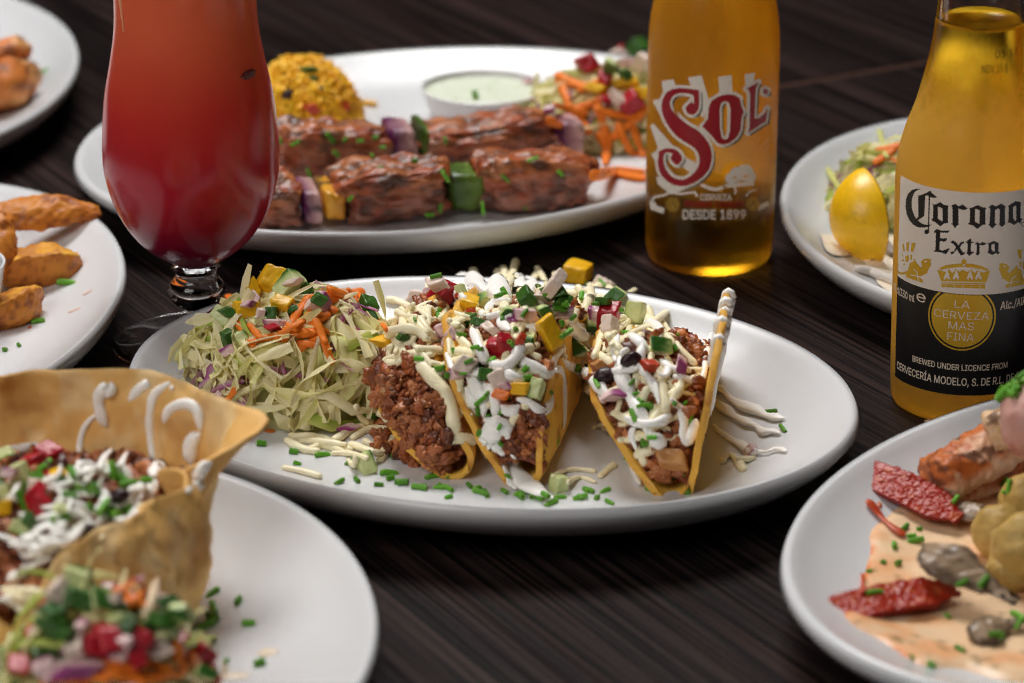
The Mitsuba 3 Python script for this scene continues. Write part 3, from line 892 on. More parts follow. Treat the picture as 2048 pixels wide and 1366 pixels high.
def salad_heap(key, center, ax, ay, h, n, dark=False, ang0=0.0, Lr=(.026, .060), wr=(.0022, .0062), base_color=None):
    """A heap of shredded lettuce: an uneven core and strips lying over it; returns the dome as a seat."""
    c = np.asarray(center, float)
    r = np.random.default_rng(int(abs(c[0]) * 1e5) + n)
    d = trimesh.creation.icosphere(5)
    d = trimesh.Trimesh(d.vertices, d.faces[(d.triangles_center[:, 2] > -0.05)], process=False)
    v = d.vertices.copy()
    bump = 1 + 0.22 * (nz(v, 2.2, n) - .5) + 0.10 * (nz(v, 7, n + 3) - .5)

    def dome(q, k=1.0):
        q = np.atleast_2d(q)
        b = 1 + 0.22 * (nz(q, 2.2, n) - .5) + 0.10 * (nz(q, 7, n + 3) - .5)
        z = np.clip(q[:, 2], -0.02, 1)
        e = np.hypot(q[:, 0], q[:, 1])
        lift = np.where(e > 1e-6, 1.0, 1.0)
        return c + np.stack([q[:, 0] * ax * b * lift, q[:, 1] * ay * b, z**0.85 * h * b if False else np.sign(z) * np.abs(z)**0.85 * h * b], 1) * k
    d.vertices = dome(v)
    cc = lerp3((.55, .58, .22), (.80, .76, .46), nz(v, 9, 4)) * 0.85
    part(key, 'lettuce_core', mikit.ply(tm(dome(v, 0.93) + c * 0, d.faces), 'leaf', smooth=True, color=cc) if False else mikit.ply(trimesh.Trimesh(c + (d.vertices - c) * 0.93, d.faces, process=False), 'leaf', smooth=True, color=cc), kind='stuff')
    for k in range(n):
        z = r.uniform(0.02, 1)
        a = r.uniform(0, 6.283)
        q0 = np.array([math.sqrt(1 - z * z) * math.cos(a), math.sqrt(1 - z * z) * math.sin(a), z])
        tdir = np.cross(q0, r.normal(size=3))
        tdir /= np.linalg.norm(tdir)
        L = r.uniform(*Lr) / ((ax + ay + h) / 3)
        s = np.linspace(-.5, .5, 13)[:, None] * L
        curl = r.normal(0, 0.9)
        side = np.cross(q0, tdir)
        q = q0 + tdir * s + side * curl * (s**2) * 3
        q /= np.linalg.norm(q, axis=1, keepdims=True)
        q[:, 2] = np.abs(q[:, 2])
        lift = 1 + r.uniform(0.0, 0.12) + r.normal(0, .10) * (s[:, 0] / L * 2)**2 + 0.045 * np.sin(s[:, 0] / L * r.uniform(5, 12))
        pth = c + (dome(q) - c) * lift[:, None]
        pth[:, 2] = np.maximum(pth[:, 2], c[2] + 0.0006)
        nrm = q / np.array([ax, ay, h])
        nrm /= np.linalg.norm(nrm, axis=1, keepdims=True)
        tg = np.gradient(pth, axis=0)
        sd = np.cross(nrm, tg)
        sd /= np.linalg.norm(sd, axis=1, keepdims=True) + 1e-9
        tilt = r.normal(0, 0.7) + r.normal(0, .4) * np.linspace(-1, 1, 13)
        sd = sd * np.cos(tilt)[:, None] + nrm * np.sin(tilt)[:, None]
        m, u, t = ribbon(pth, sd, r.uniform(*wr), r)
        m.vertices[:, 2] = np.maximum(m.vertices[:, 2], c[2] + 0.0004)
        g = r.random()
        A = np.array([.94, .88, .62]) if g < .62 else np.array([.93, .86, .48]) if g < .91 else np.array([.70, .74, .24])
        B = np.array([.91, .84, .48]) if g < .62 else np.array([.76, .77, .32]) if g < .91 else np.array([.38, .52, .08])
        if r.random() < .07:
            A, B = np.array([.36, .05, .20]), np.array([.60, .40, .46])
        col = lerp3(A, B, np.clip(.5 + u * r.choice([-1, 1]) + .5 * (nz(m.vertices, 160, 3) - .5), 0, 1))
        part(key, 'lettuce_shred', mikit.ply(m, 'leaf', smooth=True, color=np.clip(col, 0, 1)))
    add_seat(trimesh.Trimesh(c + (d.vertices - c) * 1.12, d.faces, process=False), key)


def carrot_color(v):
    return lerp3((.85, .24, .02), (.66, .12, .010), nz(v, 220, 4))


def carrot(parent, x, y, ang, L, w, only=None):
    shred(parent, x, y, ang, L, w, only, 'carrot_shred', 0.5, 'moist', carrot_color, 0.55)

# ---------------------------------------------------------------- the three tacos
TACO_R = 0.064
FLOOR = 0.0086


class Taco:
    def __init__(self, key, front, yaw, lean_l, lean_r, R=TACO_R, rf=0.0075, seed=0, short=1.0, shortr=1.0, kl=.8, kr=.8, kback=.8):
        self.key, self.F = key, np.array([front[0], front[1], FLOOR])
        a = math.radians(yaw)
        self.ax, self.side = np.array([math.sin(a), math.cos(a), 0]), np.array([math.cos(a), -math.sin(a), 0])
        self.tl, self.tr = math.radians(90 - lean_l), math.radians(90 - lean_r)
        self.R, self.rf, self.seed, self.short = R, rf, seed, short
        self.shortr = shortr
        self.kl, self.kr, self.kback = kl, kr, kback

    def hw(self, s):
        x = np.clip(1 - s / self.R, -1, 1)
        return self.R * np.maximum(1 - np.abs(x)**2.5, 0)**(1 / 2.5)

    def cross(self, q):
        """(lateral, height) after arc length q from the fold, right side positive."""
        q = np.asarray(q, float)
        th = np.where(q >= 0, self.tr, self.tl)
        aq = np.abs(q)
        bend = np.minimum(aq / self.rf, th)
        lat = self.rf * np.sin(bend) + np.maximum(aq - self.rf * th, 0) * np.cos(th)
        hgt = self.rf * (1 - np.cos(bend)) + np.maximum(aq - self.rf * th, 0) * np.sin(th)
        return np.sign(q) * lat, hgt

    def at(self, s, q):
        lat, h = self.cross(q)
        return self.F + s[..., None] * self.ax + lat[..., None] * self.side + h[..., None] * np.array([0, 0, 1.0])

    def shell(self):
        n, m = 90, 101
        e = 0.5 - 0.5 * np.cos(np.linspace(0.07, math.pi - 0.07, n))
        s, t = np.meshgrid(e * 2 * self.R, np.linspace(-1, 1, m), indexing='ij')
        o = self.seed * 10
        jag = 1 + 0.05 * (meshkit.fbm(np.stack([s * 60 + o, np.sign(t) * 3, t * 0], -1), 4) - .5) * 2
        q = t * self.hw(s) * jag * np.where(t < 0, self.short, self.shortr)
        p = self.at(s, q)
        du, dv = np.gradient(p, axis=0), np.gradient(p, axis=1)
        nn = np.cross(du, dv)
        nn /= np.linalg.norm(nn, axis=-1, keepdims=True) + 1e-12
        # outward is away from the inside: below / outside
        if (nn[n // 2, m // 2] @ np.array([0, 0, -1.0])) < 0:
            nn = -nn
        blis = (meshkit.fbm(np.stack([s * 90 + o, q * 90, t * 0], -1), 4) - .5) * 0.0022 + 0.0020 * (meshkit.fbm(np.stack([s * 22 + o, q * 22, t * 0], -1), 2) - .5)
        thick = 0.00125 * (1 + 0.5 * (meshkit.fbm(np.stack([s * 200 + o, q * 200, t * 0], -1), 2) - .5))
        po, pi = p + nn * (blis + thick)[..., None], p + nn * (blis - thick)[..., None]
        po[..., 2] = np.maximum(po[..., 2], FLOOR - 0.0002)
        v = np.vstack([po.reshape(-1, 3), pi.reshape(-1, 3)])
        f = grid_faces(n, m)
        f1 = np.vstack([f[:, [0, 1, 2]], f[:, [0, 2, 3]]])
        k = n * m
        ring = np.concatenate([np.arange(m), np.arange(1, n) * m + m - 1, (n - 1) * m + np.arange(m - 2, -1, -1), np.arange(n - 2, 0, -1) * m])
        nx = np.roll(ring, -1)
        rim = np.vstack([np.stack([ring, nx, nx + k], 1), np.stack([ring, nx + k, ring + k], 1)])
        mesh = trimesh.Trimesh(v, np.vstack([f1, f1[:, ::-1] + k, rim[:, ::-1]]), process=False)
        if mesh.volume < 0:
            mesh.invert()
        edge = np.concatenate([1 - np.abs(t).ravel()] * 2)
        base = lerp3((.86, .54, .085), (.74, .38, .040), nz(v, 70, 3, 4))
        base = lerp3(base, np.broadcast_to((.40, .13, .018), base.shape), sstep(.52, .74, nz(v, 160, 6, 3)) * .75)
        base = lerp3(base, np.broadcast_to((.78, .50, .14), base.shape), sstep(.55, .7, nz(v, 420, 8, 2)) * .5)
        base = lerp3(base, np.broadcast_to((.46, .17, .02), base.shape), np.clip(1 - edge / .03, 0, 1) * .35)
        part(self.key, 'taco_shell', mikit.ply(mesh, 'dry', smooth=True, color=np.clip(base, 0, 1)))
        c = p[::3, ::4]
        add_seat(tm(c.reshape(-1, 3), grid_faces(*c.shape[:2])), self.key + '_shell')

    def fill(self, s, w, k=0.80):
        """A point of the filling's surface: s along the fold, w from -1 (one wall) to 1 (the other)."""
        s, w = np.asarray(s, float), np.asarray(w, float)
        drop = 1 - (1 - self.kback) * sstep(.7, 1.5, s / self.R)
        q = self.hw(np.clip(s - 0.004, 0.0005, 2 * self.R - 0.001)) * drop
        a, b = self.at(s, -q * self.short * self.kl), self.at(s, q * self.kr * self.shortr)
        t = (w + 1) / 2
        p = a * (1 - t)[..., None] + b * t[..., None]
        gap = np.linalg.norm(b - a, axis=-1)
        p = p + np.array([0, 0, 1.0]) * (gap * 0.22 * (1 - w**2))[..., None]
        return p

    def filling(self, n=1300, k=0.80):
        s, w = np.meshgrid(np.linspace(0.004, 2 * self.R - 0.006, 40), np.linspace(-1, 1, 15), indexing='ij')
        p = self.fill(s, w, k)
        m = tm(p.reshape(-1, 3), grid_faces(40, 15))
        c = lerp3((.16, .042, .022), (.26, .075, .035), nz(m.vertices, 300, 2))
        part(self.key, 'filling_base', mikit.ply(m, 'dry', smooth=True, color=c), kind='stuff')
        add_seat(tm((p + np.array([0, 0, .0022])).reshape(-1, 3), grid_faces(40, 15)), self.key + '_fill')
        r = np.random.default_rng(self.seed + 40)
        pts, _ = trimesh.sample.sample_surface(m, n, seed=self.seed + 3)
        pts = pts + r.normal(0, .0006, pts.shape)
        mesh, col = crumbs(pts, .0008, .0024, MINCE, self.seed + 5)
        part(self.key, 'minced_beef', mikit.ply(mesh, 'mince', smooth=True, color=col), kind='stuff')

    def back_shreds(self, n):
        """Cheese on the side of the filling that faces away."""
        r = np.random.default_rng(self.seed + 77)
        for _ in range(n):
            s0, w0, a = r.uniform(self.R * .8, 2 * self.R - .02), r.uniform(-.8, .8), r.uniform(0, 3.14)
            t = np.linspace(-.5, .5, 7)
            L = r.uniform(.012, .024)
            s = np.clip(s0 + L * t * math.cos(a), .005, 2 * self.R - .01)
            w = np.clip(w0 + L * t * math.sin(a) / .02, -1, 1)
            pth = self.fill(s, w) + [0, 0, .0022]
            m = tube(pth, .0014, 8, .75)
            part(self.key, 'cheese_shred', mikit.ply(m, 'cheese', smooth=True, color=cheese_color(m.vertices)))


t1 = Taco(thing('taco', 'taco nearest the shredded salad, lying tilted with minced beef spilling out', 'taco', 'hard shell tacos on the middle plate'), (-.0225, -.1715), 1, 56, -29, seed=1, short=.60, shortr=.86, kl=1.06, kr=.96, kback=.9)
t2 = Taco(thing('taco', 'middle taco of the three, cream running down onto the plate', 'taco', 'hard shell tacos on the middle plate'), (.0035, -.1795), 11, 36, -5, seed=2, shortr=.74, kl=.84, kr=1.05, kback=.84)
t3 = Taco(thing('taco', 'upright taco with cream drips over its tall bare shell edge, farthest from the salad', 'taco', 'hard shell tacos on the middle plate'), (.0605, -.1905), 8, 41, 9, seed=3, R=.0615, short=.88, kl=1.0, kr=.60, kback=.66)
for t_ in (t1, t2, t3):
    t_.shell()
    t_.filling()
    t_.back_shreds(14)
K1, K2, K3 = t1.key, t2.key, t3.key


def k1(x, y):
    return 380 + x / 2.846, 520 + y / 2.846


def k2(x, y):
    return 780 + x / 2.731, 520 + y / 2.731


def k3(x, y):
    return 1080 + x / 2.732, 520 + y / 2.732


# cheese
random_shreds(K3, [(1170, 600), (1280, 600), (1370, 690), (1360, 770), (1330, 880), (1290, 930), (1250, 880), (1185, 750)], 34, wr=(11, 16))
random_shreds(K2, [(860, 610), (1030, 600), (1110, 680), (1050, 730), (1000, 850), (960, 870), (900, 770), (850, 680)], 44, wr=(11, 16))
random_shreds(K1, [(800, 620), (860, 610), (850, 690), (820, 720), (770, 700)], 20, wr=(11, 16))
for pts, w in [([(160, 490), (300, 500), (460, 515)], 45), ([(0, 420), (70, 375), (150, 390), (200, 440)], 46), ([(180, 590), (260, 680), (320, 770), (350, 900), (360, 960)], 66), ([(305, 975), (370, 965), (430, 990)], 58), ([(660, 900), (680, 860), (740, 800)], 42),
               ([(560, 590), (660, 560)], 48), ([(640, 640), (760, 620)], 36), ([(50, 290), (150, 350), (190, 400)], 40), ([(170, 330), (230, 420), (290, 440)], 36), ([(640, 560), (700, 500), (760, 480)], 40), ([(350, 300), (450, 330), (500, 300)], 40), ([(380, 830), (440, 850), (500, 800)], 34)]:
    strand(K2 if pts[0][0] > 165 else K1, [k2(*p) for p in pts], w / 2.731, 'cheese', 'cheese_shred', None, .2, .75, cheese_color)
for pts, w in [([(640, 620), (660, 700), (680, 820)], 60), ([(610, 910), (680, 880), (740, 860)], 40), ([(400, 890), (430, 820), (440, 780)], 34), ([(430, 990), (520, 970), (600, 960)], 50), ([(650, 970), (740, 975), (820, 970)], 42), ([(500, 1080), (560, 1050), (610, 1040)], 38), ([(730, 660), (760, 720), (850, 740)], 22), ([(330, 560), (380, 520), (420, 500)], 30), ([(520, 380), (600, 400), (660, 420)], 46), ([(640, 1180), (680, 1120), (690, 1090)], 44)]:
    strand(K3, [k3(*p) for p in pts], w / 2.732, 'cheese', 'cheese_shred', None, .25, .75, cheese_color)
for pts, w in [([(1000, 590), (1090, 580), (1180, 600), (1240, 560)], 44), ([(1100, 440), (1180, 390), (1290, 400), (1340, 450)], 46), ([(940, 520), (1000, 560), (1060, 540), (1150, 500)], 44), ([(700, 580), (800, 590), (880, 580)], 42), ([(1190, 300), (1230, 330), (1290, 330)], 38), ([(1210, 500), (1230, 560), (1240, 600)], 40)]:
    strand(K1, [k1(*p) for p in pts], w / 2.846, 'cheese', 'cheese_shred', None, .2, .75, cheese_color)

random_shreds(K2, [(1030, 600), (1120, 570), (1170, 600), (1160, 660), (1110, 690), (1050, 660)], 16, wr=(11, 16))
random_shreds(K3, [(1150, 600), (1260, 590), (1300, 640), (1250, 690), (1180, 690)], 16, wr=(11, 16))
random_shreds(K2, [(950, 575), (1100, 570), (1110, 610), (960, 610)], 12, wr=(11, 16))
# soured cream, traced along its strands
for pts, w in [([(160, 310), (195, 370), (235, 430)], 44), ([(110, 480), (125, 560), (190, 600), (260, 690), (310, 740), (325, 790)], 48), ([(430, 560), (450, 640), (490, 720), (530, 800), (570, 880), (610, 960), (650, 1010)], 54), ([(480, 425), (530, 450), (590, 500)], 42), ([(440, 520), (500, 470)], 26),
               ([(740, 635), (810, 662), (865, 690), (885, 620), (905, 520), (940, 420)], 36), ([(700, 770), (760, 820), (780, 900), (770, 960), (800, 1000), (830, 940), (840, 890)], 46), ([(600, 950), (640, 1000), (680, 1020)], 60), ([(520, 900), (500, 960), (530, 1030)], 26), ([(230, 620), (290, 640)], 60), ([(430, 420), (400, 500), (420, 560)], 30), ([(700, 580), (690, 660), (650, 640)], 34), ([(500, 1110), (520, 1180), (545, 1240)], 34),
               ([(820, 460), (870, 450), (900, 480)], 34), ([(590, 340), (640, 360), (680, 430)], 50), ([(220, 210), (300, 220), (340, 240)], 40), ([(210, 560), (250, 610), (300, 640), (350, 720), (400, 760)], 46), ([(560, 470), (540, 560), (580, 640), (640, 700), (660, 780)], 40), ([(660, 560), (720, 600), (800, 600)], 36), ([(400, 600), (470, 620), (540, 600)], 44), ([(480, 860), (560, 900), (640, 900), (700, 860)], 40)]:
    strand(K3, [k3(*p) for p in pts], w / 2.732 * 1.15, lift=.0004)
for pts, w in [([(400, 100), (385, 160), (378, 240)], 76), ([(455, 95), (480, 160), (492, 215)], 82), ([(590, 125), (600, 180), (575, 235)], 84), ([(460, 400), (490, 460), (510, 520), (540, 570)], 56), ([(310, 480), (320, 560), (340, 610)], 28), ([(450, 640), (480, 700), (510, 760), (520, 850)], 54), ([(520, 680), (560, 720), (580, 780), (580, 850)], 50),
               ([(600, 860), (580, 900), (560, 960), (540, 1010), (575, 1080)], 112), ([(645, 960), (620, 900), (540, 880)], 60), ([(430, 850), (440, 900), (480, 950), (520, 1000)], 40), ([(700, 770), (760, 780), (810, 830), (850, 800), (865, 740)], 44), ([(660, 500), (720, 560), (780, 600), (840, 640), (870, 580), (880, 530), (920, 495)], 50), ([(890, 610), (915, 590), (930, 680), (930, 850), (920, 940)], 38),
               ([(970, 330), (1000, 380), (1050, 430)], 50), ([(640, 280), (560, 320), (480, 310)], 50), ([(620, 620), (680, 640), (740, 660)], 50), ([(520, 1010), (520, 1090)], 40), ([(560, 560), (620, 580), (680, 540), (720, 480)], 54), ([(400, 560), (450, 600), (500, 640)], 50), ([(420, 700), (460, 780), (470, 860)], 46), ([(650, 300), (600, 360), (650, 400)], 50), ([(520, 300), (560, 240), (640, 230)], 46), ([(600, 800), (660, 840), (700, 800)], 44), ([(680, 100), (720, 150), (700, 210)], 60), ([(760, 110), (790, 170), (770, 230)], 50), ([(860, 330), (820, 370), (760, 360)], 44)]:
    strand(K2, [k2(*p) for p in pts], w / 2.731 * 1.15, lift=.0004)
strand(K2, [k2(*p) for p in [(680, 1060), (660, 1130), (720, 1220), (800, 1290), (880, 1330)]], 88 / 2.731, flat=0.45, wob=.4)
strand(K2, [k2(*p) for p in [(600, 1120), (640, 1200), (680, 1260)]], 60 / 2.731, flat=0.45, wob=.4)


def edge_drip(taco, s0, over_in, over_out, r, name='cream_drip'):
    """A drop of cream hanging over the top edge of a taco's wall at s0: over_in down the inside, over_out down the outside."""
    q0 = float(taco.hw(np.array(s0)))
    sgn = 1
    pth = []
    for k in np.linspace(over_in, 0, 6):
        pth.append(taco.at(np.array(s0), np.array(sgn * (q0 - k))) + (-taco.side) * 0.0016)
    top = taco.at(np.array(s0), np.array(sgn * (q0 + .0012)))
    pth.append(top)
    for k in np.linspace(0.001, over_out, 8):
        pth.append(taco.at(np.array(s0 + k * .1), np.array(sgn * (q0 - k))) + taco.side * 0.0018)
    pth = catmull(np.array(pth), 26)
    rad = r * (1 + .35 * np.sin(np.linspace(0, 9, 26) + s0 * 900)**2)
    m = tube(pth, rad, 10, 0.8)
    part(taco.key, name, mikit.ply(m, 'cream', smooth=True))


for s0, a, b, r in [(.034, .010, .030, .0014), (.046, .003, .018, .0018), (.056, .002, .046, .0013), (.066, .005, .024, .0016), (.080, .003, .034, .0015)]:
    edge_drip(t3, s0, a, b, r)

# diced vegetables
for kind, x, y, w, h in [('red_pepper', 282, 212, 122, 120), ('red_pepper', 565, 462, 118, 112), ('red_pepper', 630, 465, 70, 90), ('yellow_pepper', 432, 255, 96, 92), ('yellow_pepper', 845, 420, 138, 176), ('yellow_pepper', 718, 712, 104, 96), ('cucumber', 520, 245, 92, 96), ('green_pepper', 415, 340, 84, 66), ('cucumber', 425, 375, 90, 90), ('green_pepper', 500, 355, 78, 60),
                         ('green_pepper', 748, 232, 92, 90), ('pale_onion', 838, 222, 100, 84), ('cucumber', 770, 422, 92, 92), ('green_pepper', 548, 610, 94, 90), ('cucumber', 635, 275, 72, 62), ('green_pepper', 870, 178, 130, 96), ('green_pepper', 940, 205, 90, 80), ('onion', 290, 382, 56, 62), ('onion', 345, 420, 78, 104), ('pale_onion', 160, 230, 104, 76), ('pale_onion', 265, 130, 92, 62), ('onion', 205, 195, 50, 54), ('onion', 372, 632, 86, 66),
                         ('pale_onion', 600, 655, 84, 90), ('onion', 655, 335, 66, 70), ('onion', 742, 312, 90, 66), ('onion', 920, 292, 118, 76), ('pale_onion', 565, 392, 80, 56), ('pale_onion', 425, 575, 104, 84), ('carrot', 612, 730, 104, 56), ('cucumber', 385, 180, 60, 56), ('cucumber', 775, 700, 90, 100), ('onion', 635, 690, 60, 44), ('tomato', 442, 285, 50, 36), ('tomato', 715, 445, 46, 60), ('tomato', 372, 190, 40, 30), ('cucumber', 850, 300, 90, 70)]:
    die(K2, kind, *k2(x, y), w / 2.731, h / 2.731)
for kind, x, y, w, h in [('yellow_pepper', 205, 110, 190, 118), ('pale_onion', 85, 140, 90, 90), ('cucumber', 172, 482, 130, 80), ('cucumber', 270, 375, 110, 90), ('red_pepper', 382, 320, 96, 130), ('onion', 300, 312, 76, 80), ('pale_onion', 382, 385, 80, 96), ('cucumber', 662, 490, 112, 104), ('cucumber', 415, 218, 118, 100), ('cucumber', 500, 315, 120, 110), ('green_pepper', 345, 240, 80, 56), ('onion', 402, 745, 124, 60), ('onion', 765, 590, 70, 66),
                         ('bean', 515, 550, 132, 84), ('bean', 372, 645, 132, 92), ('cooked_onion', 722, 1090, 138, 112), ('cooked_onion', 330, 580, 60, 46), ('tomato', 590, 590, 90, 60), ('pale_onion', 340, 170, 84, 84), ('tomato', 780, 1210, 60, 50), ('onion', 815, 430, 40, 30)]:
    die(K3, kind, *k3(x, y), w / 2.732, h / 2.732)
for kind, x, y, w, h in [('cooked_onion', 1172, 738, 130, 110), ('cooked_onion', 1370, 1100, 140, 110), ('cooked_onion', 1240, 870, 90, 60), ('yellow_pepper', 1145, 470, 140, 70), ('green_pepper', 1210, 435, 50, 40)]:
    die(K1, kind, *k1(x, y), w / 2.846, h / 2.846, lift=.15)
# extra mince tumbling out of the tilted taco
pts = []
for _ in range(520):
    u = rng.random()
    x, y = (rng.uniform(748, 900), rng.uniform(740, 950))
    if (x - 748) * 0.9 + 760 - 25 < y < (x - 748) * 0.35 + 905 and y < 958:
        p, n = seat(x, y)
        pts.append(p + n * .0008)
mesh, col = crumbs(pts, .0009, .0026, MINCE, 99)
part(K1, 'minced_beef', mikit.ply(mesh, 'mince', smooth=True, color=col), kind='stuff')

# chopped chives on the tacos
for x, y in [(255, 95), (260, 280), (255, 310), (140, 330), (350, 220), (470, 480), (390, 415), (340, 500), (500, 490), (430, 550), (400, 615), (550, 545), (665, 460), (680, 380), (615, 325), (600, 200), (740, 600), (750, 655), (320, 630), (330, 680), (860, 725), (655, 760), (525, 740), (500, 770), (485, 820), (540, 850), (595, 840), (595, 910), (500, 945), (480, 990), (600, 1005), (560, 1100), (640, 1180), (270, 605), (350, 725), (495, 580), (960, 240), (930, 260), (935, 345), (960, 400), (895, 970), (800, 150), (730, 290), (620, 180)]:
    chive(K2, *k2(x, y), size=.98)
for x, y in [(40, 190), (140, 235), (235, 200), (310, 240), (430, 270), (470, 400), (770, 415), (735, 490), (830, 625), (210, 600), (195, 590), (315, 675), (290, 760), (500, 670), (520, 735), (550, 770), (580, 810), (615, 800), (560, 800), (520, 855), (730, 780), (785, 790), (815, 870), (560, 985), (610, 970), (500, 1100), (525, 1155), (625, 1160), (735, 1205), (780, 1170), (600, 1260), (40, 725), (140, 400), (350, 130), (175, 315), (240, 135), (490, 1090), (750, 420), (575, 1000)]:
    chive(K3, *k3(x, y), size=.98)
for x, y in [(90, 975), (110, 1010), (50, 1045), (15, 1085), (235, 1190), (270, 1165), (300, 1175), (160, 545), (95, 1000)]:
    chive(K1, *k2(x, y), size=.98)

# ---------------------------------------------------------------- salad beside the tacos
sc_ = eye_point(585, 790, .0090)
sal = thing('salad', 'heap of shredded lettuce with carrot and diced pepper beside the tacos', 'salad', 'salads on the plates')
salad_heap(sal, sc_, .0405, .040, .040, 250)
for x, y, a, L, w in [(250, 270, 1.1, 120, 40), (300, 400, 1.05, 220, 34), (420, 455, -.25, 130, 36), (520, 430, -.2, 190, 44), (600, 330, -1.0, 260, 46), (650, 420, .1, 160, 60), (720, 340, -.3, 120, 60), (780, 530, 1.2, 110, 44), (830, 230, -.15, 300, 52), (860, 195, -.1, 230, 44), (760, 260, .6, 140, 50), (930, 230, .8, 120, 50), (1000, 260, .9, 160, 34), (1090, 370, .6, 90, 34), (690, 470, -.6, 130, 40), (230, 780, -.9, 100, 34), (700, 380, .4, 150, 50), (370, 410, .9, 90, 34), (880, 210, .35, 170, 50), (640, 350, -.8, 130, 40), (560, 400, -.5, 150, 40), (740, 410, 1.2, 120, 44), (660, 480, .2, 90, 36)]:
    carrot(sal, *k1(x, y), a, L / 2.846, w / 2.846)
for kind, x, y, w, h in [('yellow_pepper', 460, 170, 190, 150), ('yellow_pepper', 325, 320, 120, 130), ('yellow_pepper', 530, 270, 130, 80), ('yellow_pepper', 370, 150, 70, 100), ('cucumber', 565, 185, 140, 140), ('green_pepper', 655, 160, 70, 60), ('green_pepper', 465, 315, 84, 70), ('cucumber', 405, 360, 64, 60), ('cucumber', 190, 350, 110, 110), ('green_pepper', 220, 300, 90, 46), ('onion', 735, 250, 90, 110), ('green_pepper', 745, 235, 70, 60), ('onion', 380, 260, 70, 110),
                         ('onion', 490, 370, 110, 50), ('red_pepper', 470, 400, 110, 50), ('pale_onion', 690, 270, 80, 70), ('green_pepper', 230, 460, 90, 90), ('cucumber', 300, 460, 100, 70), ('onion', 330, 250, 80, 40), ('onion', 230, 520, 70, 50), ('green_pepper', 1000, 290, 90, 100), ('cucumber', 1020, 310, 100, 80), ('pale_onion', 590, 130, 70, 40), ('green_pepper', 590, 290, 50, 40), ('pale_onion', 400, 320, 50, 50), ('onion', 170, 770, 40, 50), ('onion', 890, 950, 110, 40)]:
    die(sal, kind, *k1(x, y), w / 2.846, h / 2.846)

# ---------------------------------------------------------------- loose things on the middle plate
CHIVE_G = 'chopped chives lying on the plates'
for x, y in [k2(*p) for p in [(65, 1225), (160, 1250), (280, 1245), (330, 1260), (320, 1300), (435, 1240), (475, 1260), (490, 1275), (525, 1285), (625, 1270), (715, 1300), (720, 1280), (780, 1290), (820, 1310), (855, 1290), (880, 1335), (930, 1300), (1040, 1305), (1085, 1265), (1130, 1305)]] + \
        [k1(*p) for p in [(405, 1055), (590, 1100), (755, 1115), (610, 1165), (905, 1160), (850, 1270), (950, 1260), (1075, 1285), (1140, 1250), (1205, 1275), (1310, 1300), (1430, 1300), (1135, 1220), (1000, 1130), (985, 880), (1030, 880), (1050, 1085)]] + [k3(*p) for p in [(265, 1265), (220, 1305), (310, 1305), (355, 1265), (380, 1330), (815, 1275)]]:
    where = 'below the shredded salad' if x < 690 else 'in front of the tilted taco' if x < 945 else 'in front of the cream spill' if x < 1110 else 'between the middle and upright tacos'
    single('chive_piece', chive_shape(x, y, size=1.06), 'chopped chive piece lying on the middle plate ' + where, 'chive', CHIVE_G)
for p, lb in [((1330, 930), 'chive piece at the tip of the cream trail beside the upright taco'), ((1265, 840), 'chive piece on the upper cream trail beside the upright taco')]:
    single('chive_piece', chive_shape(*k3(*p), size=1.2), lb, 'chive', CHIVE_G)


def loose(kind, label, cat, x, y, w, h):
    die('loose', kind, x, y, w, h)
    key = [k for k in scene if k.startswith('loose__')][-1]
    nk_ = fresh(NAMES[kind])
    scene[nk_] = scene.pop(key)
    labels[nk_] = {'label': label, 'category': cat}


loose('cucumber', 'diced cucumber lying on the plate between the middle and upright tacos', 'cucumber piece', *k2(920, 1255), 40, 36)
loose('cucumber', 'cucumber slice piece lying at the foot of the tilted taco', 'cucumber piece', *k1(1000, 1195), 42, 42)
loose('onion', 'red onion piece at the end of the lowest cream trail', 'onion piece', *k3(1155, 1062), 26, 28)
for pts, w, lb in [([(960, 700), (1010, 740), (1060, 790), (1130, 820), (1210, 850), (1290, 880), (1350, 870)], 52, 'upper trail of cream on the plate beside the upright taco'), ([(950, 780), (1020, 840), (1090, 890), (1170, 920), (1230, 960), (1300, 950)], 56, 'middle trail of cream on the plate beside the upright taco'),
                   ([(945, 910), (1010, 970), (1080, 1010), (1140, 1040), (1200, 1065), (1340, 1045)], 44, 'lower trail of cream on the plate beside the upright taco')]:
    q_ = catmull(np.asarray(pts, float), 26)
    q_ = q_ + np.stack([10 * np.cos(np.arange(26) * 1.05 + w), 13 * np.sin(np.arange(26) * 1.05 + w)], 1) * np.linspace(.3, 1, 26)[:, None]
    single('cream_trail', strand('x', [k3(*p) for p in q_], w / 2.732 * .95, wob=.5, flat=.55, shape_only=True), lb, 'cream', 'cream trails on the middle plate')
for pts, w, lb in [([(1000, 1110), (1030, 1060), (1080, 1100), (1110, 1150)], 36, 'curled cheese shred on the plate near the red onion piece'), ([(1080, 1090), (1130, 1100), (1170, 1090)], 36, 'short cheese shred touching the red onion piece'), ([(70, 1190), (120, 1160), (200, 1150), (290, 1160)], 30, 'cheese shred on the plate between middle and upright taco'), ([(150, 1210), (220, 1190), (300, 1220)], 30, 'lower cheese shred between middle and upright taco'), ([(330, 1190), (370, 1150), (400, 1130)], 36, 'cheese shred tucked under the wall of the upright taco')]:
    single('cheese_shred', strand('x', [k3(*p) for p in pts], w / 2.732, 'cheese', 'c', None, .3, .7, cheese_color, True), lb, 'cheese shred', 'cheese shreds on the middle plate')
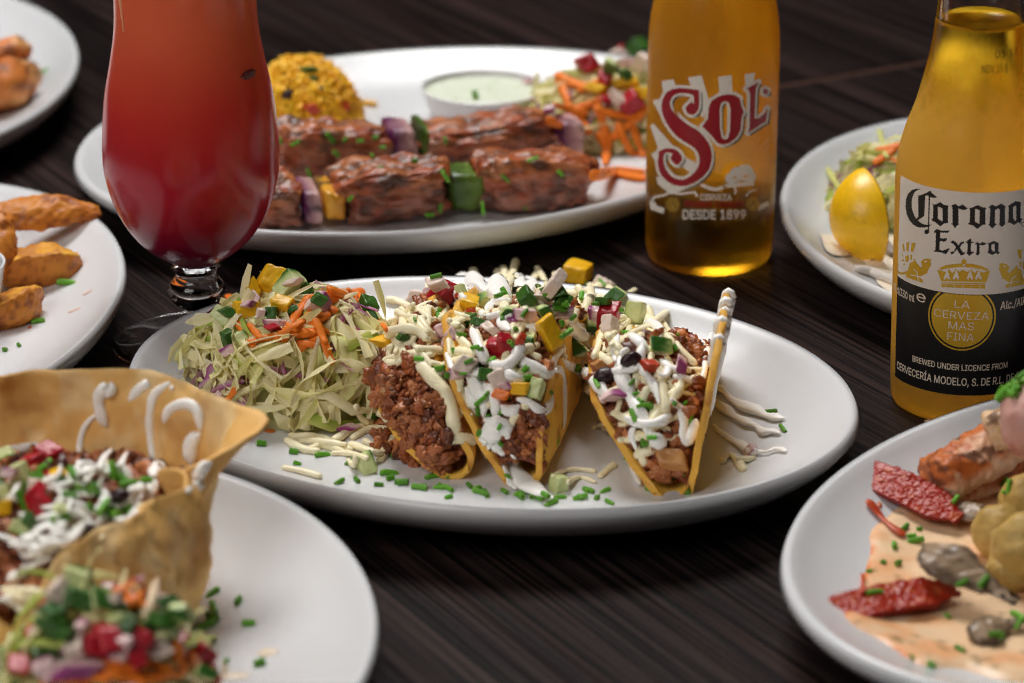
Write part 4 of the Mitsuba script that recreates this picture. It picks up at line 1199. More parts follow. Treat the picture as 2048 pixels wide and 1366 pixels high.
for pts, w in [([(580, 1010), (700, 1000), (800, 1050), (900, 1090)], 46), ([(830, 1030), (950, 960), (1090, 900), (1140, 920)], 46), ([(930, 1020), (1020, 970), (1160, 970)], 44), ([(1160, 980), (1150, 1060), (1080, 1150)], 46), ([(940, 840), (960, 900), (1000, 930)], 40), ([(1040, 850), (1090, 880), (1130, 900)], 40), ([(700, 1080), (760, 1060), (860, 1100)], 50), ([(560, 1040), (640, 1090), (720, 1100)], 46), ([(920, 1060), (1010, 1090), (1080, 1110)], 46), ([(540, 1195), (640, 1215), (730, 1240)], 44), ([(900, 1150), (950, 1180), (940, 1130)], 36), ([(640, 1040), (760, 1040), (880, 1060)], 40), ([(820, 1110), (920, 1110), (1000, 1130)], 40), ([(1000, 1040), (1060, 1070), (1110, 1090)], 36)]:
    single('cheese_shred', strand('x', [k1(*p) for p in pts], w / 2.846, 'cheese', 'c', None, .25, .75, cheese_color, True), 'cheese shred in the loose pile between salad and tilted taco', 'cheese shred', 'cheese shreds on the middle plate')

# ---------------------------------------------------------------- builders for the other plates


def body(path, rad, section, roll=0.0, up=None, amp=0.0, scale=60, seed=0, fine=0.0):
    """A solid along the path: section is a closed outline (k x 2, about 1 in size), rad the size per point; displaced by noise."""
    p = np.asarray(path, float)
    n = len(p)
    r = np.broadcast_to(np.asarray(rad, float), n)
    t = np.gradient(p, axis=0)
    t /= np.linalg.norm(t, axis=1, keepdims=True)
    u = np.repeat(np.array([[0, 0, 1.0]]), n, 0) if up is None else np.repeat(np.asarray(up, float)[None], n, 0)
    s = np.cross(t, u)
    s /= np.linalg.norm(s, axis=1, keepdims=True)
    w = np.cross(s, t)
    c, d = math.cos(roll), math.sin(roll)
    q = np.asarray(section) @ np.array([[c, d], [-d, c]])
    k = len(q)
    v = p[:, None] + r[:, None, None] * (q[None, :, :1] * s[:, None] + q[None, :, 1:] * w[:, None])
    f = grid_faces(n, k, True)
    f = np.vstack([f[:, [0, 1, 2]], f[:, [0, 2, 3]]])
    v = np.vstack([v.reshape(-1, 3), v[0].mean(0), v[-1].mean(0)])
    i = np.arange(k)
    f = np.vstack([f, np.stack([np.full(k, n * k), (i + 1) % k, i], 1), np.stack([np.full(k, n * k + 1), (n - 1) * k + i, (n - 1) * k + (i + 1) % k], 1)])
    m = trimesh.Trimesh(v, f, process=False)
    if m.volume < 0:
        m.invert()
    if amp:
        nv = m.vertex_normals
        m.vertices = m.vertices + nv * (amp * (nz(m.vertices + seed, scale, seed) - .5) * 2 + fine * (nz(m.vertices + seed, scale * 5, seed + 1) - .5) * 2)[:, None]
    return m


def resample_ring(pts, k):
    ring = LineString(list(pts) + [pts[0]])
    return np.array([ring.interpolate(x, normalized=True).coords[0] for x in np.arange(k) / k])


A_ = np.linspace(-1.15, 1.15, 14)
WEDGE = resample_ring([(-.55, 0)] + [(-.55 + 1.25 * math.cos(a), 1.25 * math.sin(a) * .85) for a in A_], 40)
HALF = resample_ring([(math.cos(a), math.sin(a) * .9) for a in np.linspace(0, math.pi, 18)], 40)
ROUND = resample_ring([(math.cos(a), math.sin(a)) for a in np.linspace(0, 2 * math.pi, 25)[:-1]], 32)
ends = lambda n, e=.35: np.maximum(np.sin(np.pi * np.linspace(.03, .97, n))**e, .05)


def lie(pts, n, lift):
    q = catmull(np.asarray(pts, float), n)
    p = np.array([seat(*x)[0] for x in q])
    p[:, 2] += lift
    for _ in range(3):
        p[1:-1] = (p[:-2] + 2 * p[1:-1] + p[2:]) / 4
    return p


def straight(a, b, n=26, z=None, arch=0.0):
    t = np.linspace(0, 1, n)[:, None]
    p = np.asarray(a, float) * (1 - t) + np.asarray(b, float) * t
    p[:, 2] += arch * 4 * t[:, 0] * (1 - t[:, 0])
    return p


def stripes(v, d, period, width):
    a = (v @ np.asarray(d)) / period
    return np.abs(a - np.floor(a) - .5) * 2 > (1 - width)


def block(center, R, size, r, p=5.0, jag=.10, sub=5):
    m = rounded_block(r, p, sub, jag, .05)
    e = m.bounds
    v = (m.vertices - e.mean(0)) / (e[1] - e[0])
    return v, m.faces


def meat_chunk(parent, name, center, yaw, size, seed):
    r = np.random.default_rng(seed)
    v, f = block(center, None, size, r, 4.6, .24)
    loc = v * size
    R = rot([0, 0, 1], yaw) @ rot([1, 0, 0], r.normal(0, .08)) @ rot([0, 1, 0], r.normal(0, .05))
    g = nz(loc + seed, 70, seed)
    top = sstep(.1, .45, v[:, 2])
    char = np.clip(np.maximum(0, np.sin(loc[:, 1] / .0105 * 6.28 + 3 * nz(loc, 60, 4) + seed)) * 1.6 - .75, 0, 1) * top
    char = np.clip(char + sstep(.52, .68, nz(loc + seed, 110, 8)) * .8, 0, 1)
    m = trimesh.Trimesh(loc, f, process=False)
    nv = m.vertex_normals
    loc = loc + nv * ((.0030 * (nz(loc * [1, .6, 1] + seed, 110, 3) - .5) * 2 + .0016 * (nz(loc * [.3, 1, 1] + seed, 420, 5) - .5) * 2) - .0012 * char)[:, None]
    side = lerp3((.30, .14, .10), (.30, .095, .05), nz(loc * [1, 1, 3], 120, 6))
    crust = lerp3((.26, .058, .018), (.54, .20, .070), g)
    c = side * (1 - sstep(-.1, .3, v[:, 2]))[:, None] + crust * sstep(-.1, .3, v[:, 2])[:, None]
    edge_ = sstep(.30, .46, np.abs(v[:, 1])) * sstep(.2, .4, v[:, 2]) * sstep(.42, .58, nz(loc + 2, 160, 4))
    c = lerp3(c, np.broadcast_to((.035, .018, .014), c.shape), np.clip(char + edge_, 0, 1) * .88)
    c = lerp3(c, np.broadcast_to((.34, .055, .015), c.shape), sstep(.52, .68, nz(loc + 5, 90, 11)) * .6)
    c = lerp3(c, np.broadcast_to((.06, .025, .018), c.shape), sstep(.54, .70, nz(loc + 8, 260, 12)) * .6)
    part(parent, name, mikit.ply(trimesh.Trimesh(loc @ R.T + center, f, process=False), 'mince', smooth=True, color=np.clip(c, 0, 1)))
    cube = trimesh.creation.box(size * .96)
    cube.vertices = cube.vertices @ R.T + center
    add_seat(cube, parent + '_meat')


def veg_chunk(parent, name, center, yaw, size, seed, a, b, tilt=0.0):
    r = np.random.default_rng(seed)
    v, f = block(center, None, size, r, 6, .12, 4)
    loc = v * size
    loc[:, 1] += .25 * loc[:, 0]**2 / max(size[0], 1e-4)
    c = lerp3(a, b, np.clip(sstep(-.5, .5, v[:, 0]) + .7 * (nz(loc, 160, 3) - .5), 0, 1))
    c = lerp3(c, np.broadcast_to((.03, .018, .014), c.shape), sstep(.6, .75, nz(loc + seed, 130, 8)) * .8)
    R = rot([0, 0, 1], yaw) @ rot([0, 1, 0], tilt)
    part(parent, name, mikit.ply(trimesh.Trimesh(loc @ R.T + center, f, process=False), 'wet', smooth=True, color=np.clip(c, 0, 1)))


# ---------------------------------------------------------------- back plate
yaw = math.radians(13.5)
RD = np.array([math.cos(yaw), math.sin(yaw), 0])
BD = np.array([-math.sin(yaw), math.cos(yaw), 0])


def kebab(label, y0, spec, hgt, dep):
    k = thing('grilled_meat_skewer', label, 'grilled meat', 'grilled meat rows on the back plate')
    for i, (what, x0, x1, dh) in enumerate(spec):
        p0, p1 = eye_point(x0, y0 - (x0 - 550) * .075, .010), eye_point(x1, y0 - (x1 - 550) * .075, .010)
        L = np.linalg.norm(p1 - p0)
        c = (p0 + p1) / 2 + BD * dep / 2
        c[2] = .0095 + (hgt + dh) / 2
        sz = np.array([L * 1.2, dep * 1.08, (hgt + dh) * 1.06 * (.94 + .12 * (i * 7 % 3) / 2)])
        if what == 'meat':
            meat_chunk(k, 'meat_chunk', c, yaw, sz, 11 * i + int(y0))
        elif what == 'onion':
            veg_chunk(k, 'red_onion_layer', c, yaw, sz * [.85, .85, .86], 5 * i + 3, (.10, .012, .07), (.55, .33, .30))
        elif what == 'green':
            veg_chunk(k, 'green_pepper_piece', c, yaw, sz * [.9, .7, .88], 5 * i + 4, (.035, .075, .010), (.12, .19, .025))
        else:
            veg_chunk(k, 'yellow_pepper_piece', c, yaw, sz * [1, .8, .7], 5 * i + 4, (.72, .36, .03), (.60, .24, .02))
    return k


kb1 = kebab('row of grilled meat chunks along the near rim with a green pepper piece', 466, [('meat', 468, 606, 0), ('onion', 608, 650, -.004), ('yellow', 652, 692, -.003), ('meat', 694, 904, .003), ('green', 906, 976, -.001), ('meat', 978, 1192, .003)], .0235, .036)
kb2 = kebab('row of grilled meat chunks behind the first, touching the yellow rice', 384, [('meat', 566, 782, .008), ('onion', 784, 842, .006), ('green', 844, 866, .006), ('meat', 868, 1112, .005), ('onion', 1114, 1174, .003)], .0225, .034)
for x, y in [(560, 285), (590, 290), (660, 278), (690, 282), (720, 285), (750, 278), (765, 298), (672, 310), (760, 345), (655, 423), (618, 350), (655, 365), (985, 470), (965, 420), (890, 355), (1010, 360), (1050, 420), (858, 432), (1065, 322), (890, 284), (745, 318), (830, 330), (880, 420), (940, 340), (1120, 350), (700, 400)]:
    chive(kb1 if y > 330 else kb2, x, y - 4, size=1.15)

rice_c = eye_point(607, 262, .0092)
rk = thing('rice_mound', 'domed mound of yellow rice beside the cocktail glass', 'rice')
r_ = np.random.default_rng(5)
d = trimesh.creation.icosphere(4)
v = d.vertices * [.0310, .0310, .0385] * (1 + .10 * (nz(d.vertices, 3, 2)[:, None] - .5))
v[:, 2] = np.where(d.vertices[:, 2] < 0, v[:, 2] * .02, v[:, 2])
part(rk, 'rice_core', mikit.ply(trimesh.Trimesh(v * .95 + rice_c, d.faces, process=False), 'moist', smooth=True, color=lerp3((.62, .30, .01), (.74, .42, .015), nz(v, 300, 2))), kind='stuff')
g0 = trimesh.creation.icosphere(1)
gv = g0.vertices * [.0034, .00125, .0012]
V, F, C = [], [], []
for i in range(2600):
    z, a = r_.uniform(.0, 1), r_.uniform(0, 6.283)
    q = np.array([math.sqrt(1 - z * z) * math.cos(a), math.sqrt(1 - z * z) * math.sin(a), z])
    b_ = 1 + .10 * (nz(q[None], 3, 2)[0] - .5)
    R = frame_to(q, r_.uniform(0, 6.28)) @ rot([0, 1, 0], r_.normal(0, .5))
    V.append(gv @ R.T + rice_c + q * [.0310, .0310, .0385] * b_ * r_.uniform(.97, 1.035))
    F.append(g0.faces + i * len(gv))
    C.append(np.repeat((lerp3((.86, .52, .015), (.78, .36, .008), r_.random()) * r_.uniform(.85, 1.1))[None], len(gv), 0))
part(rk, 'rice_grain', mikit.ply(trimesh.Trimesh(np.vstack(V), np.vstack(F), process=False), 'wet', smooth=True, color=np.clip(np.vstack(C), 0, 1)), kind='stuff')
add_seat(trimesh.Trimesh(v * 1.03 + rice_c, d.faces, process=False), rk)
for kind, x, y, w, h in [('bean', 575, 190, 24, 20), ('green_pepper', 615, 140, 34, 10), ('tomato', 625, 218, 26, 20), ('bean', 640, 178, 14, 12), ('green_pepper', 628, 158, 16, 10), ('tomato', 690, 215, 16, 16)]:
    die(rk, kind, x, y, w, h, lift=.1)
single('rice_grain', {**mikit.ply(trimesh.Trimesh(gv * 1.6, g0.faces, process=False), 'wet', smooth=True, color=np.tile([.8, .45, .05], (len(gv), 1))), 'to_world': mat(rot([0, 0, 1], -.4), seat(738, 210)[0] + [0, 0, .001])}, 'stray orange rice grain lying on the plate beside the rice mound', 'rice grain')


def ramekin(label, c, R, h, dip=None):
    k = thing('ramekin', label, 'ramekin')
    prof = [(.0005, .001), (R * .70, .001), (R * .74, .0), (R * .80, .001), (R * .90, h * .5), (R * .985, h * .92), (R, h * .98), (R * .985, h), (R * .96, h * .985), (R * .94, h * .9), (R * .86, h * .45), (R * .78, .004), (.0005, .0035)]
    m = lathe(np.vstack([prof[:3], catmull(np.array(prof[2:]), 50)[1:]]), 96)
    m.vertices += c
    if m.volume < 0:
        m.invert()
    part(k, 'bowl', mikit.ply(m, 'porcelain', smooth=40))
    if dip:
        a = np.linspace(0, 1, 30)
        m = lathe(np.column_stack([np.maximum(a, .002) * R * .925, h * .80 + .0012 * (1 - a**6)]), 96)
        m.vertices = m.vertices + np.array([0, 0, 1]) * (.0012 * (nz(m.vertices, 120, 3) - .5))[:, None] + c
        if m.face_normals[:, 2].mean() < 0:
            m.invert()
        spk = sstep(.66, .74, nz(m.vertices, 330, 7, 2))
        part(k, 'herb_dip', mikit.ply(m, 'wet', smooth=True, color=lerp3(np.asarray(dip), np.broadcast_to((.30, .42, .18), (len(m.vertices), 3)), spk * .7)), 'pale green herb dip')
        add_seat(m, k)
    return k


rmk = ramekin('small white ramekin of pale green dip on the back plate', eye_point(966, 240, .0088), .0335, .019, (.66, .70, .56))
chive(rmk, 950, 196, size=2.2)
sal2 = thing('salad', 'colourful salad heap with red and orange pieces behind the amber bottle', 'salad', 'salads on the plates')
salad_heap(sal2, eye_point(1205, 262, .0092), .040, .036, .030, 130)
for x, y, a, L, w in [(1130, 190, 1.2, 60, 16), (1150, 170, .4, 70, 18), (1180, 210, -.4, 80, 18), (1140, 220, .2, 60, 16), (1205, 250, 1.3, 80, 18), (1160, 240, .9, 60, 15), (1230, 230, .2, 70, 16), (1255, 250, -.7, 70, 16), (1275, 285, 1.2, 60, 15), (1210, 300, 1.4, 60, 15), (1120, 250, .4, 50, 14), (1250, 280, 1.1, 70, 16), (1190, 170, -.3, 60, 16), (1270, 210, .4, 60, 15)]:
    carrot(sal2, x, y, a, L, w)
for kind, x, y, w, h in [('red_pepper', 1172, 140, 40, 38), ('red_pepper', 1212, 160, 36, 28), ('red_pepper', 1258, 212, 36, 40), ('red_pepper', 1240, 115, 20, 30), ('yellow_pepper', 1195, 185, 44, 24), ('yellow_pepper', 1250, 178, 46, 24), ('yellow_pepper', 1280, 190, 40, 24), ('green_pepper', 1272, 112, 40, 34), ('green_pepper', 1222, 142, 24, 18), ('green_pepper', 1252, 155, 30, 20), ('pale_onion', 1236, 110, 24, 20), ('onion', 1255, 135, 40, 26), ('onion', 1280, 145, 30, 30), ('cucumber', 1218, 130, 24, 20), ('pale_onion', 1285, 125, 30, 30), ('onion', 1058, 168, 30, 12), ('red_pepper', 1215, 205, 20, 20), ('onion', 1100, 225, 20, 16), ('pale_onion', 1240, 200, 22, 26)]:
    die(sal2, kind, x, y, w, h, lift=.4)
for pts, w, lb in [([(1185, 350), (1230, 352), (1290, 362)], 22, 'thick carrot strip lying on the near rim beside the amber bottle'), ([(1200, 340), (1240, 340), (1285, 345)], 14, 'thin carrot strip under the salad beside the amber bottle')]:
    single('carrot_strip', strand('x', pts, w, 'moist', 'c', None, .3, .5, carrot_color, True), lb, 'carrot')

# ---------------------------------------------------------------- potato wedges
def potato(label, a, b, r, roll, seed, arch=0.0, skin=False):
    p = straight(a, b, 40, arch=arch)
    m = body(p, r * ends(40, .5) * (1 + .08 * np.sin(np.linspace(0, 9, 40) + seed)), WEDGE, roll, amp=.0028, scale=80, seed=seed, fine=.0014)
    v = m.vertices
    sec = np.tile(np.arange(40), 40)
    isk = np.concatenate([(sec > 9) & (sec < 31), [False, False]]) | skin
    flesh = lerp3((.78, .44, .055), (.60, .22, .028), nz(v, 60, 3))
    flesh = lerp3(flesh, np.broadcast_to((.42, .15, .03), flesh.shape), sstep(.46, .62, nz(v + seed, 150, 5)) * .8)
    sk = lerp3((.48, .13, .018), (.62, .25, .035), nz(v, 120, 4))
    sk = lerp3(sk, np.broadcast_to((.20, .045, .014), sk.shape), sstep(.50, .66, nz(v + seed, 260, 6, 3)) * .75)
    c = np.where(isk[:, None], sk, flesh)
    return single('potato_wedge', mikit.ply(m, 'moist', smooth=35 if False else True, color=np.clip(c, 0, 1)), label, 'potato wedge', 'potato wedges on the side plate')


potato('long spiced potato wedge with brown skin, pointed end towards the cocktail', eye_point(-60, 436, .030), eye_point(196, 424, .028), .0115, 1.25, 3, skin=True)
potato('flat potato wedge showing its pale yellow cut face', eye_point(-5, 535, .019), eye_point(158, 520, .018), .0165, -1.0, 7)
potato('curved dark edged potato wedge standing at the frame edge', eye_point(-10, 560, .016), eye_point(6, 430, .040), .0125, .4, 11)
potato('small spiced potato wedge lowest beside the white ramekin', eye_point(-40, 640, .016), eye_point(76, 588, .016), .0130, -.8, 15)
ramekin('white ramekin half out of the picture beside the potato wedges', eye_point(-112, 655, .0088), .0285, .030)
for x, y, lb in [(77, 645, 'single chive piece lying below the small potato wedge'), (38, 693, 'chive sliver lying near the white ramekin'), (10, 702, 'chive piece touching the white ramekin'), (135, 568, 'chive piece under the flat potato wedge'), (70, 612, 'chive piece beside the small potato wedge')]:
    single('chive_piece', chive_shape(x, y, size=1.2), lb, 'chive', CHIVE_G)

# ---------------------------------------------------------------- far corner chicken
def browned(v, seed=0, dark=.55):
    c = lerp3((.58, .21, .045), (.44, .10, .020), nz(v + seed, 75, 3))
    c = lerp3(c, np.broadcast_to((.66, .42, .18), c.shape), sstep(.56, .72, nz(v + seed, 60, 9)) * .5)
    return lerp3(c, np.broadcast_to((.10, .03, .015), c.shape), sstep(dark - .05, dark + .08, nz(v + seed, 150, 5)) * .8)


for a, b, r, sd, lb in [((-60, 190), (62, 150), .015, 2, 'browned grilled chicken piece in the far corner'), ((-50, 118), (60, 103), .009, 5, 'pale chicken strip lying on top of the browned piece')]:
    z = .024 if sd == 2 else .036
    m = body(straight(eye_point(*a, z), eye_point(*b, z), 44), r * ends(44, .4), ROUND * [1.1, .9], 0, amp=.005, scale=70, seed=sd, fine=.0008)
    single('chicken_piece', mikit.ply(m, 'moist', smooth=True, color=browned(m.vertices, sd) * (1 if sd == 2 else 1.25)), lb, 'chicken')
single('chive_piece', chive_shape(88, 145, size=1.3), 'chive piece beside the chicken in the far corner', 'chive', CHIVE_G)

# ---------------------------------------------------------------- lemon plate
n, k = 44, 36
th, ph = np.meshgrid(np.linspace(.03, math.pi - .03, n), np.linspace(-.95, .95, k), indexing='ij')
rx = .0192
sp = np.stack([rx * np.sin(th)**1.35 * np.cos(ph), rx * np.sin(th)**1.35 * np.sin(ph), 1.22 * rx * np.cos(th)], -1)
axis_line = np.stack([th * 0 + .002, th * 0, 1.22 * rx * np.cos(th)], -1)
fr = 6
cut1 = [sp[:, -1] * (1 - t) + axis_line[:, -1] * t for t in np.linspace(0, 1, fr)[1:]]
cut0 = [sp[:, 0] * (1 - t) + axis_line[:, 0] * t for t in np.linspace(0, 1, fr)[1:-1]]
cols = [sp[:, i] for i in range(k)] + cut1 + cut0[::-1]
lv = np.stack(cols, 1)
kk = lv.shape[1]
lm = tm(lv.reshape(-1, 3), grid_faces(n, kk, True))
if lm.volume < 0:
    lm.invert()
i_ = np.tile(np.arange(kk), n)
rind = i_ < k
pores = 1 - .12 * sstep(.55, .7, nz(lm.vertices, 900, 2, 2))
lc = np.where(rind[:, None], np.array([.86, .50, .008]) * pores[:, None], np.array([.86, .66, .16]))
lc = np.where(((i_ == k) | (i_ == kk - 1))[:, None], np.array([.86, .78, .55]), lc)
lw = thing('lemon_wedge', 'bright yellow lemon wedge with its rind towards the camera', 'lemon wedge')
LR = np.stack([FWD * -1, np.cross(UPV, -FWD), UPV], 1)
lp = eye_point(1745, 432, .0315)
part(lw, 'rind_and_flesh', {**mikit.ply(lm, 'lemon_wet', smooth=True, color=lc), 'to_world': mat(LR @ rot([1, 0, 0], .16) @ rot([0, 0, 1], -.62), lp - LR @ np.array([.010, 0, 0]))})
sal3 = thing('salad', 'small lettuce heap beside the lemon wedge', 'salad', 'salads on the plates')
salad_heap(sal3, eye_point(1800, 420, .0092), .032, .030, .030, 90)
for x, y, a, L, w in [(1780, 300, -.2, 40, 16), (1785, 320, .4, 40, 14), (1770, 315, -.6, 40, 14)]:
    carrot(sal3, x, y, a, L, w)
for a, x, y, lb in [(1.0, 1670, 362, 'lettuce strip poking out left of the lemon wedge'), (1.3, 1765, 288, 'thin lettuce strip standing on top of the small heap')]:
    single('lettuce_strip', shred('x', x, y, a, 52, 11, None, 'c', .3, 'moist', lambda v: lerp3((.66, .66, .24), (.50, .52, .12), nz(v, 200, 3)), .5, True), lb, 'lettuce')


def pool(label, pts, z, thick, colour, bsdf='wet', cell=.0022, name='sauce_pool', cat='sauce', group=None):
    """A shallow puddle on the plate with a rounded rim."""
    W = np.array([seat(*p)[0] for p in pts])
    g = Polygon(catmull(np.vstack([W, W[:1]]), 90)[:, :2]).buffer(0)
    x0, y0, x1, y1 = g.bounds
    xs, ys = np.meshgrid(np.arange(x0, x1, cell), np.arange(y0, y1, cell))
    r = np.random.default_rng(3)
    P_ = np.column_stack([xs.ravel(), ys.ravel()]) + r.uniform(-.3, .3, (xs.size, 2)) * cell
    from shapely import contains_xy, points, distance, boundary
    inn = g.buffer(-cell * .5)
    P_ = P_[contains_xy(inn, P_[:, 0], P_[:, 1])]
    bd = np.array([g.exterior.interpolate(t).coords[0] for t in np.arange(0, g.exterior.length, cell)])
    Q = np.vstack([P_, bd])
    from scipy.spatial import Delaunay
    tri = Delaunay(Q).simplices
    cen = Q[tri].mean(1)
    tri = tri[contains_xy(g, cen[:, 0], cen[:, 1])]
    d = distance(points(Q), boundary(g))
    zz = z(Q) + thick * np.sqrt(np.clip(d / .006, 0, 1)) * (1 + .5 * (nz(np.column_stack([Q, Q[:, 0] * 0]), 60, 5) - .5)) - .0002
    m = trimesh.Trimesh(np.column_stack([Q, zz]), tri, process=False)
    if m.face_normals[:, 2].mean() < 0:
        m.invert()
    key = single(name, mikit.ply(m, bsdf, smooth=True, color=np.clip(colour(m.vertices, d), 0, 1)), label, cat, group)
    add_seat(m, key)
    return key


PL = {'lemon': (.2520, .1063, 1.5666, .1631, .1235), 'sauce': (.2342, -.2464, .8279, .1663, .1162)}


def plate_z(which):
    cx, cy, a, A, B = PL[which]
    pr_ = np.array(PLATE_PROF)[16:][::-1]

    def z(Q):
        u, v = (Q[:, 0] - cx) * math.cos(a) + (Q[:, 1] - cy) * math.sin(a), -(Q[:, 0] - cx) * math.sin(a) + (Q[:, 1] - cy) * math.cos(a)
        return np.interp(np.hypot(u / A, v / B), pr_[:, 0], pr_[:, 1])
    return z


pool('thin spread of cream coloured sauce under the lemon wedge', [(1640, 470), (1700, 470), (1790, 470), (1860, 560), (1790, 590), (1720, 560), (1660, 510)], plate_z('lemon'), .0016, lambda v, d: lerp3((.80, .66, .48), (.82, .76, .66), nz(v, 60, 3)))
for (a, b, w, lb, col) in [((1742, 470), (1785, 512), 24, 'grey mushroom slice leaning on the lemon wedge', (.34, .28, .25)), ((1700, 505), (1745, 520), 20, 'browned onion slice under the lemon wedge', (.50, .25, .08)), ((1690, 492), (1725, 508), 12, 'thin red onion slice under the lemon wedge', (.16, .03, .12)), ((1715, 545), (1800, 575), 30, 'white mushroom slice in the sauce below the lemon wedge', (.66, .60, .54))]:
    single('mushroom_slice' if 'mush' in lb else 'onion_slice', strand('x', [a, ((a[0] + b[0]) / 2, (a[1] + b[1]) / 2 - 4), b], w, 'moist', 'c', None, .4, .6, lambda v, col=col: lerp3(col, np.asarray(col) * .7, nz(v, 200, 3)), True), lb, 'mushroom' if 'mush' in lb else 'onion')

# ---------------------------------------------------------------- plate with sausage and mushrooms


def sauce_col(v, d):
    c = lerp3((.80, .58, .37), (.74, .48, .27), nz(v, 45, 3))
    c = lerp3(c, np.broadcast_to((.72, .26, .07), c.shape), sstep(.56, .72, nz(v + 3, 70, 6)) * .55)
    c = lerp3(c, np.broadcast_to((.70, .16, .02), c.shape), np.clip(1 - d / .0022, 0, 1) * sstep(.45, .6, nz(v, 90, 9)))
    return lerp3(c, np.broadcast_to((.16, .12, .05), c.shape), sstep(.70, .76, nz(v, 420, 8, 2)) * .7)


pool('cream coloured mushroom sauce with orange oil spots on the right plate', [(1800, 1010), (1880, 985), (1960, 965), (2060, 930), (2160, 960), (2250, 1100), (2200, 1300), (2050, 1420), (1920, 1395), (1840, 1330), (1770, 1285), (1700, 1245), (1690, 1215), (1726, 1190), (1728, 1150), (1742, 1100), (1742, 1060)], plate_z('sauce'), .0022, sauce_col)


HALF2 = resample_ring([(math.cos(a), math.sin(a) * .9) for a in np.linspace(0, math.pi, 24)], 90)


def sausage(label, a, b, w, seed, roll, za, zb, arch):
    r_px = mm_per_px(eye_point(*a, .02)) * w / 2
    n = 130
    p = straight(eye_point(*a, za), eye_point(*b, zb), n, arch=arch)
    t = np.linspace(0, 1, n)
    m = body(p, r_px * np.maximum(np.clip(np.minimum(t / .10, (1 - t) / .22), 0, 1)**.6, .42), HALF2, roll, amp=.0008, scale=120, seed=seed)
    v = m.vertices
    sec = np.tile(np.arange(90), n)
    flat = np.concatenate([(sec > 54) | (sec < 1), [False, False]])
    m.vertices = v + m.vertex_normals * (np.where(flat, .0007, .0002) * (nz(v, 900, 4, 2) - .5) * 2)[:, None]
    c = lerp3((.27, .008, .003), (.38, .032, .008), nz(v, 600, 5, 2))
    c = np.where(flat[:, None], c, lerp3((.19, .006, .005), (.26, .012, .007), nz(v, 100, 5)))
    c = lerp3(c, np.broadcast_to((.52, .13, .035), c.shape), sstep(.62, .74, nz(v + seed, 420, 7, 2)) * .5 * flat)
    single('sausage_slice', mikit.ply(m, 'wet', smooth=True, color=np.clip(c, 0, 1)), label, 'sausage')
    add_seat(m, 'sausage')


sausage('red spicy sausage slice leaning on the plate slope above the sauce', (1702, 935), (1918, 1035), 76, 3, 2.75, .0215, .0165, .002)
sausage('red spicy sausage slice lying in the sauce lower down', (1655, 1225), (1915, 1178), 84, 8, 2.9, .017, .0155, .002)
for pts, w, lb in [([(1738, 1012), (1765, 1045), (1800, 1072)], 26, 'red sausage scrap below the upper sausage slice'), ([(1724, 1150), (1726, 1185)], 10, 'thin streak of orange oil at the edge of the sauce')]:
    single('sausage_scrap' if 'scrap' in lb else 'oil_streak', strand('x', pts, w, 'wet', 'c', None, .6, .4, lambda v: lerp3((.55, .10, .02), (.36, .02, .01), nz(v, 200, 4)), True), lb, 'sausage' if 'scrap' in lb else 'oil')


def mushroom(label, pts, w, thick, seed):
    """A fried mushroom slice: a cap with its stem, cut flat, laid with its broad face towards the picked line."""
    P_ = [eye_point(x, y, z) for x, y, z in pts]
    p = catmull(np.array(P_), 40)
    k = mm_per_px(P_[0])
    t = np.linspace(0, 1, 40)
    wid = w * k / 2 * (0.55 + 0.45 * np.cos(np.clip((t - .28) / .5, -1, 1) * math.pi)) * np.clip(t / .08, .3, 1)**.5 * np.clip((1 - t) / .05, .3, 1)**.5 + w * k * .14
    sec = resample_ring([(math.cos(a) * (1 if math.cos(a) > 0 else .9), thick * math.sin(a)) for a in np.linspace(0, 2 * math.pi, 30)[:-1]], 36)
    m = body(p, wid, sec, .25, up=UPV * .4 - FWD * .9, amp=.0016, scale=110, seed=seed, fine=.0009)
    v = m.vertices
    ang = np.concatenate([np.tile(np.arange(36) / 36 * 2 * np.pi, 40), [0, 0]])
    rimk = sstep(.55, .9, np.abs(np.cos(ang)))
    c = lerp3((.36, .25, .155), (.24, .16, .10), nz(v + seed, 150, 4))
    c = lerp3(c, np.broadcast_to((.10, .062, .040), c.shape), rimk * .85)
    c = lerp3(c, np.broadcast_to((.50, .38, .28), c.shape), sstep(.54, .68, nz(v + seed, 130, 6)) * .7)
    c = lerp3(c, np.broadcast_to((.05, .035, .028), c.shape), sstep(.56, .7, nz(v + seed, 170, 9)) * .7)
    single('mushroom_slice', mikit.ply(m, 'wet', smooth=True, color=np.clip(c, 0, 1)), label, 'mushroom')
    add_seat(m, 'mushroom')


mushroom('large fried mushroom slice lying over the tip of the lower sausage', [(1862, 1095, .026), (1900, 1120, .026), (1960, 1160, .022), (2040, 1205, .018)], 92, .30, 3)
mushroom('dark mushroom slice in the sauce near the frame edge', [(1950, 1280, .0125), (1990, 1255, .013), (2060, 1235, .014)], 64, .4, 9)
mushroom('small pale mushroom slice beyond the upper sausage slice', [(1920, 1010, .016), (1960, 1030, .016), (2010, 1040, .016)], 50, .4, 12)
